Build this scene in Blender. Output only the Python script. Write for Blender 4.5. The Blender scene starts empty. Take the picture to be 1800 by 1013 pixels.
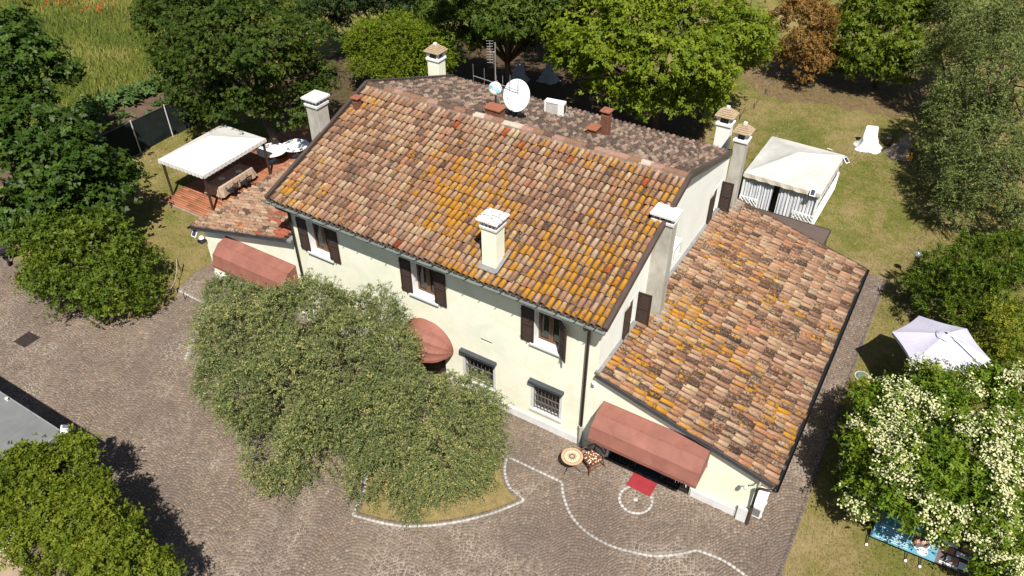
import bpy, math, random
import numpy as np
from mathutils import Vector, Matrix
R = math.radians
scene = bpy.context.scene
COL = scene.collection

# ------------------------------------------------------------------ camera, sky, sun, exposure
cam_data = bpy.data.cameras.new('camera')
cam = bpy.data.objects.new('camera', cam_data)
COL.objects.link(cam)
PITCH, ROLL, YAW = 0.683834, 0.001589, 0.544812
_F = Vector((-math.sin(YAW)*math.cos(PITCH), math.cos(YAW)*math.cos(PITCH), -math.sin(PITCH)))
_R = Vector((math.cos(YAW), math.sin(YAW), 0.0))
_U = _R.cross(_F)
_R2 = math.cos(ROLL)*_R + math.sin(ROLL)*_U
_U2 = -math.sin(ROLL)*_R + math.cos(ROLL)*_U
CAM = Vector((6.6707, -16.1785, 21.2078))
cam.matrix_world = Matrix(((_R2.x, _U2.x, -_F.x, CAM.x), (_R2.y, _U2.y, -_F.y, CAM.y),
                           (_R2.z, _U2.z, -_F.z, CAM.z), (0, 0, 0, 1)))
cam_data.sensor_width = 36.0
cam_data.lens = 36.0*1376.209/1800.0
cam_data.clip_start = 0.5
cam_data.clip_end = 3000.0
scene.camera = cam

TO_SUN = Vector((0.42, -0.52, 1.0)).normalized()
SUN_EL = math.asin(TO_SUN.z)
world = bpy.data.worlds.new('World')
scene.world = world
world.use_nodes = True
wn = world.node_tree
bg = wn.nodes['Background']
sky_tex = wn.nodes.new('ShaderNodeTexSky')
sky_tex.sky_type = 'NISHITA'
sky_tex.sun_disc = False
sky_tex.sun_elevation = SUN_EL
sky_tex.sun_rotation = math.atan2(TO_SUN.x, TO_SUN.y)
wn.links.new(sky_tex.outputs[0], bg.inputs[0])
bg.inputs[1].default_value = 0.05
sun_data = bpy.data.lights.new('sun', 'SUN')
sun_data.energy = 4.6
sun_data.angle = R(0.53)
sun_data.color = (1.0, 0.955, 0.88)
sun = bpy.data.objects.new('sun', sun_data)
COL.objects.link(sun)
sun.rotation_euler = TO_SUN.to_track_quat('Z', 'Y').to_euler()
sun.location = (20, -25, 60)
vs = scene.view_settings
vs.view_transform = 'Standard'
vs.look = 'None'
vs.exposure = 0.82
vs.gamma = 1.0
vs.use_curve_mapping = False

# ------------------------------------------------------------------ helpers
rnd = random.Random(7)
def lin(r, g, b):
    f = lambda c: (c/255.0)/12.92 if c/255.0 <= 0.04045 else ((c/255.0+0.055)/1.055)**2.4
    return (f(r), f(g), f(b))

def link(o, parent=None):
    COL.objects.link(o)
    if parent is not None: o.parent = parent
    return o

def tag(o, label=None, cat=None, group=None, kind=None):
    if label: o['label'] = label
    if cat: o['category'] = cat
    if group: o['group'] = group
    if kind: o['kind'] = kind
    return o

def thing(name, label, cat, loc=(0, 0, 0), rotz=0.0, group=None):
    o = bpy.data.objects.new(name, None)
    o.empty_display_size = 0.2
    link(o)
    o.location = loc
    o.rotation_euler = (0, 0, rotz)
    return tag(o, label, cat, group)

def copy_tree(o, parent=None):
    c = o.copy()
    COL.objects.link(c)
    if parent is not None:
        c.parent = parent
    for ch in list(o.children):
        copy_tree(ch, c)
    return c

class MB:
    """collects faces, then links them as one mesh object"""
    def __init__(s): s.v = []; s.f = []
    def add(s, pts, faces):
        n = len(s.v)
        s.v += [tuple(p) for p in pts]
        s.f += [tuple(i+n for i in f) for f in faces]
        return s
    def poly(s, *pts): return s.add(pts, [tuple(range(len(pts)))])
    def box(s, x0, x1, y0, y1, z0, z1, M=None):
        p = [(x0,y0,z0),(x1,y0,z0),(x1,y1,z0),(x0,y1,z0),(x0,y0,z1),(x1,y0,z1),(x1,y1,z1),(x0,y1,z1)]
        if M is not None: p = [M @ Vector(q) for q in p]
        return s.add(p, [(0,3,2,1),(4,5,6,7),(0,1,5,4),(1,2,6,5),(2,3,7,6),(3,0,4,7)])
    def bbox(s, x0, x1, y0, y1, z0, z1, b=0.02, M=None):
        """box with chamfered upper and vertical edges"""
        rings = []
        def ring(z, i, c):
            a, bb, d, e = x0+i, x1-i, y0+i, y1-i
            return [(a+c,d,z),(bb-c,d,z),(bb,d+c,z),(bb,e-c,z),(bb-c,e,z),(a+c,e,z),(a,e-c,z),(a,d+c,z)]
        rr = [ring(z0,0,b), ring(z1-b,0,b), ring(z1,b,b*0.6)]
        pts = [p for r_ in rr for p in r_]
        if M is not None: pts = [M @ Vector(q) for q in pts]
        f = [tuple(reversed(range(8))), tuple(range(16,24))]
        for k in range(2):
            for i in range(8):
                j = (i+1) % 8
                f.append((k*8+i, k*8+j, k*8+8+j, k*8+8+i))
        return s.add(pts, f)
    def bar(s, a, b, w, h=None, up=(0,0,1)):
        """rectangular bar from a to b"""
        a, b = Vector(a), Vector(b); h = h or w
        d = (b-a).normalized(); u = Vector(up)
        if abs(d.dot(u)) > 0.98: u = Vector((1,0,0))
        x = d.cross(u).normalized()*w/2; y = x.normalized().cross(d).normalized()*h/2
        p = [a-x-y,a+x-y,a+x+y,a-x+y,b-x-y,b+x-y,b+x+y,b-x+y]
        return s.add(p, [(0,3,2,1),(4,5,6,7),(0,1,5,4),(1,2,6,5),(2,3,7,6),(3,0,4,7)])
    def tube(s, pts, r, n=8, cap=True):
        pts = [Vector(p) for p in pts]
        rs = r if isinstance(r, (list, tuple)) else [r]*len(pts)
        base = len(s.v); ref = None
        for i, p in enumerate(pts):
            d = (pts[min(i+1,len(pts)-1)]-pts[max(i-1,0)]).normalized()
            if ref is None:
                ref = Vector((0,0,1)) if abs(d.z) < 0.9 else Vector((1,0,0))
            x = d.cross(ref).normalized(); y = d.cross(x).normalized(); ref = -y if False else ref
            for k in range(n):
                a = 2*math.pi*k/n
                s.v.append(tuple(p + (x*math.cos(a)+y*math.sin(a))*rs[i]))
        for i in range(len(pts)-1):
            for k in range(n):
                j = (k+1) % n
                s.f.append((base+i*n+k, base+i*n+j, base+(i+1)*n+j, base+(i+1)*n+k))
        if cap:
            s.f.append(tuple(base+k for k in reversed(range(n))))
            s.f.append(tuple(base+(len(pts)-1)*n+k for k in range(n)))
        return s
    def lathe(s, prof, n=24, M=None, caps=True):
        base = len(s.v)
        for r_, z in prof:
            for k in range(n):
                a = 2*math.pi*k/n
                p = Vector((r_*math.cos(a), r_*math.sin(a), z))
                s.v.append(tuple(M @ p if M is not None else p))
        for i in range(len(prof)-1):
            for k in range(n):
                j = (k+1) % n
                s.f.append((base+i*n+k, base+i*n+j, base+(i+1)*n+j, base+(i+1)*n+k))
        if caps:
            s.f.append(tuple(base+k for k in reversed(range(n))))
            s.f.append(tuple(base+(len(prof)-1)*n+k for k in range(n)))
        return s
    def grid(s, P):
        """P[i][j] points"""
        base = len(s.v); m = len(P[0])
        for row in P: s.v += [tuple(p) for p in row]
        for i in range(len(P)-1):
            for j in range(m-1):
                s.f.append((base+i*m+j, base+i*m+j+1, base+(i+1)*m+j+1, base+(i+1)*m+j))
        return s
    def build(s, name, m, parent=None, smooth=False, kind=None, label=None):
        me = bpy.data.meshes.new(name)
        me.from_pydata(s.v, [], s.f)
        if smooth: me.polygons.foreach_set('use_smooth', [True]*len(me.polygons))
        if m is not None: me.materials.append(m)
        o = link(bpy.data.objects.new(name, me), parent)
        if kind: o['kind'] = kind
        if label: o['label'] = label
        return o

def np_mesh(name, V, F, m, attrs=None, smooth=False):
    """mesh from numpy arrays; F is (n,k); attrs = {name: (domain, array)}"""
    me = bpy.data.meshes.new(name)
    n, k = F.shape
    me.vertices.add(len(V)); me.vertices.foreach_set('co', np.ascontiguousarray(V, dtype=np.float32).ravel())
    me.loops.add(n*k); me.loops.foreach_set('vertex_index', np.ascontiguousarray(F, dtype=np.int32).ravel())
    me.polygons.add(n)
    me.polygons.foreach_set('loop_start', np.arange(0, n*k, k, dtype=np.int32))
    if smooth: me.polygons.foreach_set('use_smooth', np.ones(n, dtype=bool))
    for an, (dom, arr) in (attrs or {}).items():
        arr = np.ascontiguousarray(arr, dtype=np.float32)
        if arr.ndim == 2:
            a = me.attributes.new(an, 'FLOAT_COLOR', dom); a.data.foreach_set('color', arr.ravel())
        else:
            a = me.attributes.new(an, 'FLOAT', dom); a.data.foreach_set('value', arr)
    me.update(calc_edges=True)
    me.validate()
    if m is not None: me.materials.append(m)
    return me

def in_poly(x, y, poly):
    inside = np.zeros(len(x), bool)
    n = len(poly)
    for i in range(n):
        x0, y0 = poly[i]; x1, y1 = poly[(i+1) % n]
        if y0 == y1: continue
        c = ((y0 > y) != (y1 > y)) & (x < (x1-x0)*(y-y0)/(y1-y0)+x0)
        inside ^= c
    return inside

def seg_dist(x, y, line):
    d = np.full(len(x), 1e9)
    for (x0, y0), (x1, y1) in zip(line[:-1], line[1:]):
        dx, dy = x1-x0, y1-y0
        t = np.clip(((x-x0)*dx+(y-y0)*dy)/(dx*dx+dy*dy+1e-9), 0, 1)
        d = np.minimum(d, np.hypot(x-x0-t*dx, y-y0-t*dy))
    return d

def smooth_line(P, n=4):
    """Catmull-Rom through points"""
    P = [np.array(p, float) for p in P]
    out = []
    for i in range(len(P)-1):
        p0 = P[max(i-1, 0)]; p1 = P[i]; p2 = P[i+1]; p3 = P[min(i+2, len(P)-1)]
        for k in range(n):
            t = k/n
            out.append(tuple(0.5*((2*p1)+(-p0+p2)*t+(2*p0-5*p1+4*p2-p3)*t*t+(-p0+3*p1-3*p2+p3)*t**3)))
    out.append(tuple(P[-1]))
    return out

def resample(line, step):
    P = np.array(line, float); d = np.hypot(*np.diff(P, axis=0).T); s = np.concatenate([[0], np.cumsum(d)])
    n = max(2, int(s[-1]/step)+1); t = (np.arange(n)+0.5)*s[-1]/n
    x = np.interp(t, s, P[:, 0]); y = np.interp(t, s, P[:, 1])
    i = np.clip(np.searchsorted(s, t)-1, 0, len(d)-1)
    ang = np.arctan2(np.diff(P[:, 1])[i], np.diff(P[:, 0])[i])
    return x, y, ang, s[-1]/n

# ------------------------------------------------------------------ materials
class NT:
    def __init__(s, name):
        s.m = bpy.data.materials.new(name); s.m.use_nodes = True
        s.t = s.m.node_tree; s.b = s.t.nodes['Principled BSDF']
        s.out = s.t.nodes['Material Output']
    def n(s, typ, **kw):
        x = s.t.nodes.new('ShaderNode'+typ)
        for k, v in kw.items():
            if k.startswith('i_'): x.inputs[k[2:].replace('_', ' ')].default_value = v
            else: setattr(x, k, v)
        return x
    def l(s, a, b): s.t.links.new(a, b)
    def pos(s):
        if not hasattr(s, '_p'): s._p = s.n('NewGeometry')
        return s._p.outputs['Position']
    def noise(s, scale, detail=4, rough=0.6, dist=0.0, vec=None, sc3=None):
        x = s.n('TexNoise'); x.inputs['Scale'].default_value = scale
        x.inputs['Detail'].default_value = detail; x.inputs['Roughness'].default_value = rough
        x.inputs['Distortion'].default_value = dist
        v = vec if vec is not None else s.pos()
        if sc3:
            mp = s.n('Mapping'); mp.inputs['Scale'].default_value = sc3; s.l(v, mp.inputs[0]); v = mp.outputs[0]
        s.l(v, x.inputs['Vector'])
        return x.outputs[0]
    def ramp(s, fac, stops, interp='LINEAR'):
        r_ = s.n('ValToRGB'); r_.color_ramp.interpolation = interp
        e = r_.color_ramp.elements
        while len(e) < len(stops): e.new(0.5)
        for el, (p, c) in zip(e, stops):
            el.position = p; el.color = (*c, 1) if len(c) == 3 else c
        s.l(fac, r_.inputs[0]); return r_.outputs[0]
    def mix(s, fac, a, b, typ='MIX'):
        x = s.n('Mix', data_type='RGBA', blend_type=typ)
        for sock, val in ((x.inputs[0], fac), (x.inputs[6], a), (x.inputs[7], b)):
            if hasattr(val, 'is_output'): s.l(val, sock)
            elif isinstance(val, (int, float)): sock.default_value = val
            else: sock.default_value = (*val, 1)
        return x.outputs[2]
    def math(s, op, a, b=None, c=None, clamp=False):
        x = s.n('Math', operation=op, use_clamp=clamp)
        for i, val in enumerate((a, b, c)):
            if val is None: continue
            if hasattr(val, 'is_output'): s.l(val, x.inputs[i])
            else: x.inputs[i].default_value = val
        return x.outputs[0]
    def step(s, v, lo, hi):
        x = s.n('MapRange', interpolation_type='SMOOTHSTEP')
        s.l(v, x.inputs[0])
        for i, q in ((1, lo), (2, hi)):
            if hasattr(q, 'is_output'): s.l(q, x.inputs[i])
            else: x.inputs[i].default_value = q
        return x.outputs[0]
    def bump(s, h, strength=0.4, dist=0.02):
        x = s.n('Bump'); x.inputs['Strength'].default_value = strength; x.inputs['Distance'].default_value = dist
        s.l(h, x.inputs['Height']); s.l(x.outputs[0], s.b.inputs['Normal'])
    def base(s, c, rough=0.8, spec=0.3, metal=0.0):
        i = s.b.inputs['Base Color']
        if hasattr(c, 'is_output'): s.l(c, i)
        else: i.default_value = (*c, 1)
        s.b.inputs['Roughness'].default_value = rough
        s.b.inputs['Specular IOR Level'].default_value = spec
        s.b.inputs['Metallic'].default_value = metal
        return s.m

def simple(name, c1, c2=None, scale=4.0, rough=0.7, spec=0.3, metal=0.0, bump=0.0, bscale=40.0, detail=5, sc3=None):
    t = NT(name)
    if c2 is None: c2 = tuple(v*0.8 for v in c1)
    f = t.noise(scale, detail, 0.65, sc3=sc3)
    col = t.ramp(f, [(0.3, c2), (0.7, c1)])
    if bump: t.bump(t.noise(bscale, 4, 0.7), bump, 0.01)
    return t.base(col, rough, spec, metal)

MT = {}
def build_materials():
    # plaster of the walls: pale lime with greenish and ochre clouds
    t = NT('plaster')
    c = t.mix(t.step(t.noise(0.9, 5, 0.6, 0.6), 0.4, 0.72), (0.78, 0.765, 0.63), (0.675, 0.70, 0.545))
    c = t.mix(t.math('MULTIPLY', t.step(t.noise(1.7, 6, 0.65, 1.0), 0.53, 0.72), 0.6), c, (0.73, 0.66, 0.47))
    streak = t.step(t.noise(2.2, 4, 0.7, sc3=(3.0, 3.0, 0.35)), 0.56, 0.8)
    c = t.mix(t.math('MULTIPLY', streak, 0.42), c, (0.58, 0.58, 0.44))
    t.bump(t.noise(60, 4, 0.7), 0.15, 0.01)
    MT['plaster'] = t.base(c, 0.9, 0.15)
    t = NT('side_plaster')
    c = t.mix(t.step(t.noise(0.8, 5, 0.6, 0.6), 0.4, 0.7), (0.78, 0.78, 0.72), (0.72, 0.73, 0.66))
    c = t.mix(t.math('MULTIPLY', t.step(t.noise(2.4, 6, 0.7, 1.0, sc3=(2, 2, .5)), 0.56, 0.78), 0.4), c, (0.50, 0.49, 0.40))
    t.bump(t.noise(50, 4, 0.7), 0.15, 0.01)
    MT['side_plaster'] = t.base(c, 0.9, 0.15)
    t = NT('cement')
    c = t.ramp(t.noise(2.5, 6, 0.7, 0.5, sc3=(1, 1, .5)), [(0.3, (0.29, 0.27, 0.23)), (0.7, (0.46, 0.44, 0.39))])
    c = t.mix(t.math('MULTIPLY', t.step(t.noise(5, 5, 0.7, sc3=(2, 2, .3)), 0.58, 0.75), 0.5), c, (0.24, 0.22, 0.17))
    t.bump(t.noise(40, 4, 0.7), 0.2, 0.01)
    MT['cement'] = t.base(c, 0.9, 0.15)
    MT['white'] = simple('white_paint', (0.80, 0.80, 0.78), (0.66, 0.66, 0.64), 5, 0.6, 0.3, bump=0.08)
    MT['white_stone'] = simple('white_stone', (0.62, 0.62, 0.60), (0.50, 0.50, 0.48), 3, 0.6, 0.3, bump=0.1)
    MT['plinth'] = simple('plinth_stone', (0.68, 0.68, 0.66), (0.56, 0.55, 0.52), 2.5, 0.75, 0.2, bump=0.1)
    MT['shutter'] = simple('shutter_wood', (0.050, 0.030, 0.022), (0.032, 0.020, 0.015), 6, 0.55, 0.35, sc3=(1, 1, 6))
    MT['casement'] = simple('casement_wood', (0.17, 0.085, 0.04), (0.10, 0.05, 0.025), 8, 0.5, 0.35)
    t = NT('window_glass'); MT['glass'] = t.base((0.012, 0.014, 0.016), 0.06, 0.6)
    MT['curtain'] = simple('net_curtain', (0.55, 0.54, 0.50), (0.40, 0.39, 0.36), 10, 0.9, 0.1, sc3=(6, 6, 0.3))
    MT['dark_metal'] = simple('dark_iron', (0.018, 0.018, 0.020), (0.010, 0.010, 0.011), 6, 0.5, 0.4)
    MT['iron_grey'] = simple('worn_grille_iron', (0.20, 0.17, 0.15), (0.08, 0.07, 0.065), 20, 0.6, 0.35)
    MT['slate'] = simple('slate_hood', (0.055, 0.062, 0.07), (0.035, 0.04, 0.046), 3, 0.5, 0.35)
    MT['gutter'] = simple('gutter_zinc', (0.20, 0.225, 0.20), (0.13, 0.15, 0.135), 2, 0.45, 0.5, metal=0.3)
    MT['copper'] = simple('brown_copper', (0.085, 0.062, 0.052), (0.055, 0.042, 0.036), 2, 0.45, 0.5, metal=0.3)
    MT['flashing'] = simple('verge_metal', (0.095, 0.066, 0.056), (0.062, 0.046, 0.040), 1.5, 0.5, 0.4, metal=0.2)
    MT['lead'] = simple('lead_flashing', (0.24, 0.235, 0.235), (0.15, 0.148, 0.148), 4, 0.6, 0.4)
    MT['black_gutter'] = simple('black_gutter', (0.014, 0.014, 0.015), (0.010, 0.010, 0.010), 2, 0.4, 0.45)
    MT['soffit'] = simple('soffit_wood', (0.17, 0.15, 0.12), (0.11, 0.10, 0.08), 3, 0.85, 0.2)
    MT['brick'] = simple('red_brick', (0.20, 0.085, 0.052), (0.12, 0.055, 0.038), 9, 0.85, 0.2, bump=0.3)
    MT['brick_top'] = simple('terracotta_cap', (0.29, 0.105, 0.055), (0.19, 0.078, 0.046), 7, 0.8, 0.2)
    MT['cap_brick'] = simple('cap_brick', (0.42, 0.33, 0.215), (0.28, 0.20, 0.125), 9, 0.85, 0.2, bump=0.3)
    # awning canvas: faded red-brown
    t = NT('awning_canvas')
    c = t.ramp(t.noise(1.6, 6, 0.65, 0.6), [(0.3, (0.180, 0.072, 0.054)), (0.72, (0.265, 0.112, 0.082))])
    c = t.mix(t.math('MULTIPLY', t.step(t.noise(7, 5, 0.7), 0.6, 0.8), 0.35), c, (0.16, 0.075, 0.06))
    t.bump(t.noise(160, 2, 0.5), 0.08, 0.004)
    MT['awning'] = t.base(c, 0.7, 0.25)
    # tiles: colour per tile in 'tint', lichen amount in its alpha
    t = NT('clay_tile')
    a = t.n('Attribute', attribute_name='tint')
    f1 = t.noise(11, 6, 0.72); f2 = t.noise(38, 4, 0.7)
    c = t.mix(1.0, a.outputs['Color'], t.ramp(f1, [(0.28, (0.66, 0.64, 0.63)), (0.52, (1, 1, 1)), (0.76, (1.22, 1.20, 1.16))]), 'MULTIPLY')
    moss = t.n('Attribute', attribute_name='moss')
    mm = t.math('SUBTRACT', 0.78, t.math('MULTIPLY', moss.outputs['Fac'], 0.42))
    c = t.mix(t.math('MULTIPLY', t.step(t.noise(15, 6, 0.75, 0.6), mm, t.math('ADD', mm, 0.10)), 0.82), c, (0.034, 0.026, 0.022))
    c = t.mix(t.math('MULTIPLY', t.step(t.noise(24, 5, 0.7, 0.3), 0.62, 0.70), 0.55), c, (0.21, 0.185, 0.15))
    c = t.mix(t.math('MULTIPLY', t.step(t.noise(33, 4, 0.75), 0.57, 0.66), 0.5), c, (0.06, 0.045, 0.037))
    la = t.math('SUBTRACT', 0.655, t.math('MULTIPLY', a.outputs['Alpha'], 0.235))
    lm = t.step(t.math('ADD', t.math('MULTIPLY', t.noise(10.0, 5, 0.62, 0.2), 0.55), t.math('MULTIPLY', t.noise(2.6, 4, 0.6, 0.4), 0.45)), la, t.math('ADD', la, 0.045))
    lc = t.ramp(f2, [(0.3, (0.33, 0.130, 0.008)), (0.55, (0.43, 0.205, 0.016)), (0.8, (0.48, 0.29, 0.05))])
    c = t.mix(t.math('MULTIPLY', lm, 0.92), c, lc)
    t.bump(t.math('ADD', f2, t.math('MULTIPLY', lm, 0.4)), 0.45, 0.012)
    MT['tile'] = t.base(c, 0.9, 0.15)
    MT['tile_bed'] = simple('tile_channel', (0.085, 0.058, 0.044), (0.035, 0.027, 0.023), 9, 0.95, 0.1, bump=0.4, bscale=25)
    # cobbles
    t = NT('porphyry')
    a = t.n('Attribute', attribute_name='tint')
    c = t.mix(1.0, a.outputs['Color'], t.ramp(t.noise(30, 5, 0.7), [(0.3, (0.72, 0.71, 0.70)), (0.7, (1.2, 1.18, 1.15))]), 'MULTIPLY')
    st = t.step(t.noise(0.22, 6, 0.68, 0.9), 0.44, 0.66)
    c = t.mix(t.math('MULTIPLY', st, 0.55), c, (0.092, 0.074, 0.062))
    st2 = t.step(t.noise(0.7, 6, 0.7, 0.9), 0.55, 0.72)
    c = t.mix(t.math('MULTIPLY', st2, 0.30), c, (0.085, 0.068, 0.057))
    MT['cobble'] = t.base(c, 0.85, 0.25)
    t = NT('paving_joint')
    f = t.step(t.noise(0.26, 6, 0.65, 0.8), 0.35, 0.56)
    c = t.mix(f, (0.30, 0.255, 0.215), (0.125, 0.098, 0.080))
    c = t.mix(t.math('MULTIPLY', t.step(t.noise(2.3, 6, 0.7), 0.45, 0.7), 0.5), c, (0.17, 0.138, 0.115))
    t.bump(t.noise(50, 4, 0.7), 0.4, 0.01)
    MT['joint'] = t.base(c, 0.95, 0.1)
    # lawn: dry straw and green in patches
    t = NT('lawn')
    f = t.math('ADD', t.math('MULTIPLY', t.noise(0.22, 6, 0.65, 0.8), 0.62), t.math('MULTIPLY', t.noise(1.6, 6, 0.7), 0.38))
    c = t.ramp(f, [(0.38, (0.078, 0.100, 0.015)), (0.465, (0.130, 0.135, 0.030)), (0.525, (0.195, 0.158, 0.058)), (0.62, (0.255, 0.195, 0.095))])
    c = t.mix(t.math('MULTIPLY', t.step(t.noise(7, 7, 0.8), 0.48, 0.66), 0.55), c, (0.080, 0.072, 0.022))
    c = t.mix(t.math('MULTIPLY', t.step(t.noise(17, 5, 0.8), 0.54, 0.68), 0.5), c, (0.30, 0.235, 0.125))
    t.bump(t.noise(28, 6, 0.8), 0.9, 0.04)
    MT['lawn'] = t.base(c, 0.95, 0.1)
    t = NT('wheat_field_ground')
    c = t.ramp(t.noise(0.35, 6, 0.7, 0.5), [(0.35, (0.075, 0.095, 0.018)), (0.65, (0.15, 0.145, 0.035))])
    t.bump(t.noise(9, 6, 0.8), 0.9, 0.1)
    MT['field'] = t.base(c, 0.95, 0.1)
    MT['soil'] = simple('garden_soil', (0.135, 0.088, 0.062), (0.075, 0.05, 0.036), 1.8, 0.95, 0.1, bump=0.8, bscale=10)
    MT['leaf_litter'] = simple('dry_leaf_litter', (0.10, 0.066, 0.038), (0.045, 0.032, 0.02), 3.5, 0.95, 0.1, bump=0.8, bscale=14)
    MT['dry_litter'] = simple('dry_grass_litter', (0.175, 0.118, 0.066), (0.095, 0.068, 0.036), 2.6, 0.95, 0.1, bump=0.8, bscale=14)
    MT['dry_lawn'] = simple('dry_bed_grass', (0.25, 0.185, 0.085), (0.14, 0.115, 0.042), 3.2, 0.95, 0.1, bump=0.8, bscale=24)
    MT['dirt'] = simple('pale_dirt', (0.30, 0.225, 0.165), (0.20, 0.15, 0.11), 1.2, 0.95, 0.1, bump=0.5, bscale=14)
    # grass blades
    t = NT('grass_blade')
    a = t.n('Attribute', attribute_name='tint')
    c = t.ramp(a.outputs['Fac'], [(0.0, (0.060, 0.085, 0.012)), (0.35, (0.115, 0.122, 0.024)), (0.6, (0.195, 0.155, 0.058)), (1.0, (0.29, 0.225, 0.11))])
    MT['blade'] = t.base(c, 0.8, 0.15)
    t = NT('wheat_blade')
    a = t.n('Attribute', attribute_name='tint')
    c = t.ramp(a.outputs['Fac'], [(0.0, (0.07, 0.105, 0.014)), (0.5, (0.135, 0.155, 0.025)), (1.0, (0.235, 0.215, 0.06))])
    MT['wheat'] = t.base(c, 0.8, 0.15)
    MT['poppy'] = simple('poppy_petal', (0.50, 0.035, 0.012), (0.40, 0.03, 0.01), 9, 0.7, 0.2)
    # things
    MT['canvas'] = simple('white_canvas', (0.55, 0.535, 0.51), (0.46, 0.445, 0.42), 1.6, 0.8, 0.15, bump=0.05)
    MT['canvas_grey'] = simple('weathered_canvas', (0.50, 0.485, 0.455), (0.38, 0.37, 0.34), 1.4, 0.85, 0.15, bump=0.06)
    MT['valance'] = simple('beige_valance', (0.48, 0.43, 0.35), (0.38, 0.34, 0.28), 3, 0.85, 0.15)
    MT['lilac_canvas'] = simple('parasol_canvas', (0.455, 0.44, 0.525), (0.415, 0.40, 0.48), 2.0, 0.8, 0.15)
    MT['curtain_white'] = simple('gazebo_curtain', (0.64, 0.65, 0.68), (0.48, 0.49, 0.53), 3, 0.85, 0.15, sc3=(2, 2, .4))
    MT['brown_post'] = simple('brown_post', (0.055, 0.036, 0.028), (0.038, 0.026, 0.020), 4, 0.5, 0.35)
    t = NT('deck_wood')
    a = t.n('Attribute', attribute_name='tint')
    c = t.mix(1.0, a.outputs['Color'], t.ramp(t.noise(6, 5, 0.7, sc3=(6, 1, 1)), [(0.3, (0.8, 0.78, 0.76)), (0.7, (1.15, 1.12, 1.1))]), 'MULTIPLY')
    MT['deck'] = t.base(c, 0.75, 0.25)
    MT['deck_under'] = simple('deck_shadow_gap', (0.06, 0.025, 0.014), None, 4, 0.9, 0.1)
    MT['linen'] = simple('beige_linen', (0.40, 0.30, 0.225), (0.34, 0.25, 0.19), 2, 0.9, 0.1, bump=0.1)
    MT['black_chair'] = simple('black_chair', (0.016, 0.016, 0.018), (0.010, 0.010, 0.011), 5, 0.5, 0.4)
    MT['porcelain'] = simple('white_porcelain', (0.8, 0.8, 0.78), (0.74, 0.74, 0.72), 5, 0.25, 0.5)
    MT['ac_white'] = simple('ac_casing', (0.74, 0.73, 0.69), (0.66, 0.65, 0.60), 3, 0.45, 0.4)
    MT['ac_dark'] = simple('ac_fins', (0.05, 0.05, 0.055), (0.03, 0.03, 0.034), 12, 0.5, 0.4)
    MT['steel'] = simple('galvanised_steel', (0.42, 0.42, 0.42), (0.30, 0.30, 0.30), 6, 0.4, 0.5, metal=0.6)
    MT['fence_post'] = simple('pale_fence_post', (0.55, 0.55, 0.52), (0.42, 0.42, 0.40), 6, 0.6, 0.3)
    MT['dish'] = simple('dish_white', (0.72, 0.735, 0.75), (0.66, 0.68, 0.70), 2, 0.4, 0.4)
    MT['cream'] = simple('cream_plastic', (0.70, 0.68, 0.58), (0.63, 0.61, 0.52), 3, 0.4, 0.4)
    MT['cyan'] = simple('cyan_print', (0.10, 0.42, 0.58), None, 3, 0.5, 0.3)
    MT['chair_wood'] = simple('varnished_wood', (0.17, 0.065, 0.025), (0.075, 0.03, 0.014), 9, 0.35, 0.5)
    t = NT('spotted_cushion')
    vo = t.n('TexVoronoi', feature='F1'); vo.inputs['Scale'].default_value = 17
    t.l(t.pos(), vo.inputs['Vector'])
    c = t.mix(t.step(vo.outputs['Distance'], 0.36, 0.46), (0.70, 0.60, 0.46), (0.14, 0.05, 0.025))
    MT['cushion'] = t.base(c, 0.9, 0.1)
    MT['mosaic_a'] = simple('mosaic_tan', (0.50, 0.33, 0.20), (0.36, 0.23, 0.14), 30, 0.5, 0.35)
    MT['mosaic_b'] = simple('mosaic_cream', (0.68, 0.55, 0.36), (0.55, 0.43, 0.27), 30, 0.5, 0.35)
    MT['mosaic_c'] = simple('mosaic_dark', (0.10, 0.085, 0.06), (0.06, 0.05, 0.04), 30, 0.5, 0.35)
    MT['red_mat'] = simple('red_coir_mat', (0.30, 0.035, 0.040), (0.22, 0.027, 0.032), 3, 0.95, 0.1, bump=0.5, bscale=60)
    MT['net'] = simple('dark_shade_net', (0.020, 0.026, 0.024), (0.012, 0.016, 0.015), 2, 0.9, 0.1, bump=0.2, bscale=50)
    MT['roof_grey'] = simple('grey_felt_roof', (0.165, 0.168, 0.165), (0.12, 0.123, 0.122), 1.1, 0.9, 0.15, bump=0.3, bscale=30)
    MT['brown_sheet'] = simple('brown_sheet_roof', (0.115, 0.082, 0.068), (0.09, 0.065, 0.055), 1.2, 0.6, 0.3)
    MT['rope'] = simple('pale_rope', (0.40, 0.35, 0.26), (0.30, 0.26, 0.20), 14, 0.9, 0.1)
    MT['stake'] = simple('weathered_stake', (0.24, 0.16, 0.10), (0.15, 0.10, 0.065), 9, 0.85, 0.15)
    MT['guitar'] = simple('amber_spruce', (0.62, 0.30, 0.035), (0.52, 0.24, 0.03), 5, 0.3, 0.5)
    MT['cover_white'] = simple('white_sheet', (0.74, 0.74, 0.72), (0.64, 0.64, 0.62), 3, 0.9, 0.1)
    MT['cover_shaded'] = simple('shaded_white_sheet', (0.40, 0.41, 0.43), (0.30, 0.31, 0.33), 3, 0.9, 0.1)  # white cloth with the deep tree shade painted into its colour
    MT['cover_brown'] = simple('taupe_blanket', (0.23, 0.18, 0.155), (0.17, 0.13, 0.115), 4, 0.95, 0.1)
    MT['log'] = simple('bark_log', (0.07, 0.045, 0.028), (0.04, 0.026, 0.018), 12, 0.9, 0.1, bump=0.5)
    MT['log_end'] = simple('sawn_wood', (0.42, 0.31, 0.15), (0.33, 0.24, 0.12), 14, 0.85, 0.1)
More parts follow.
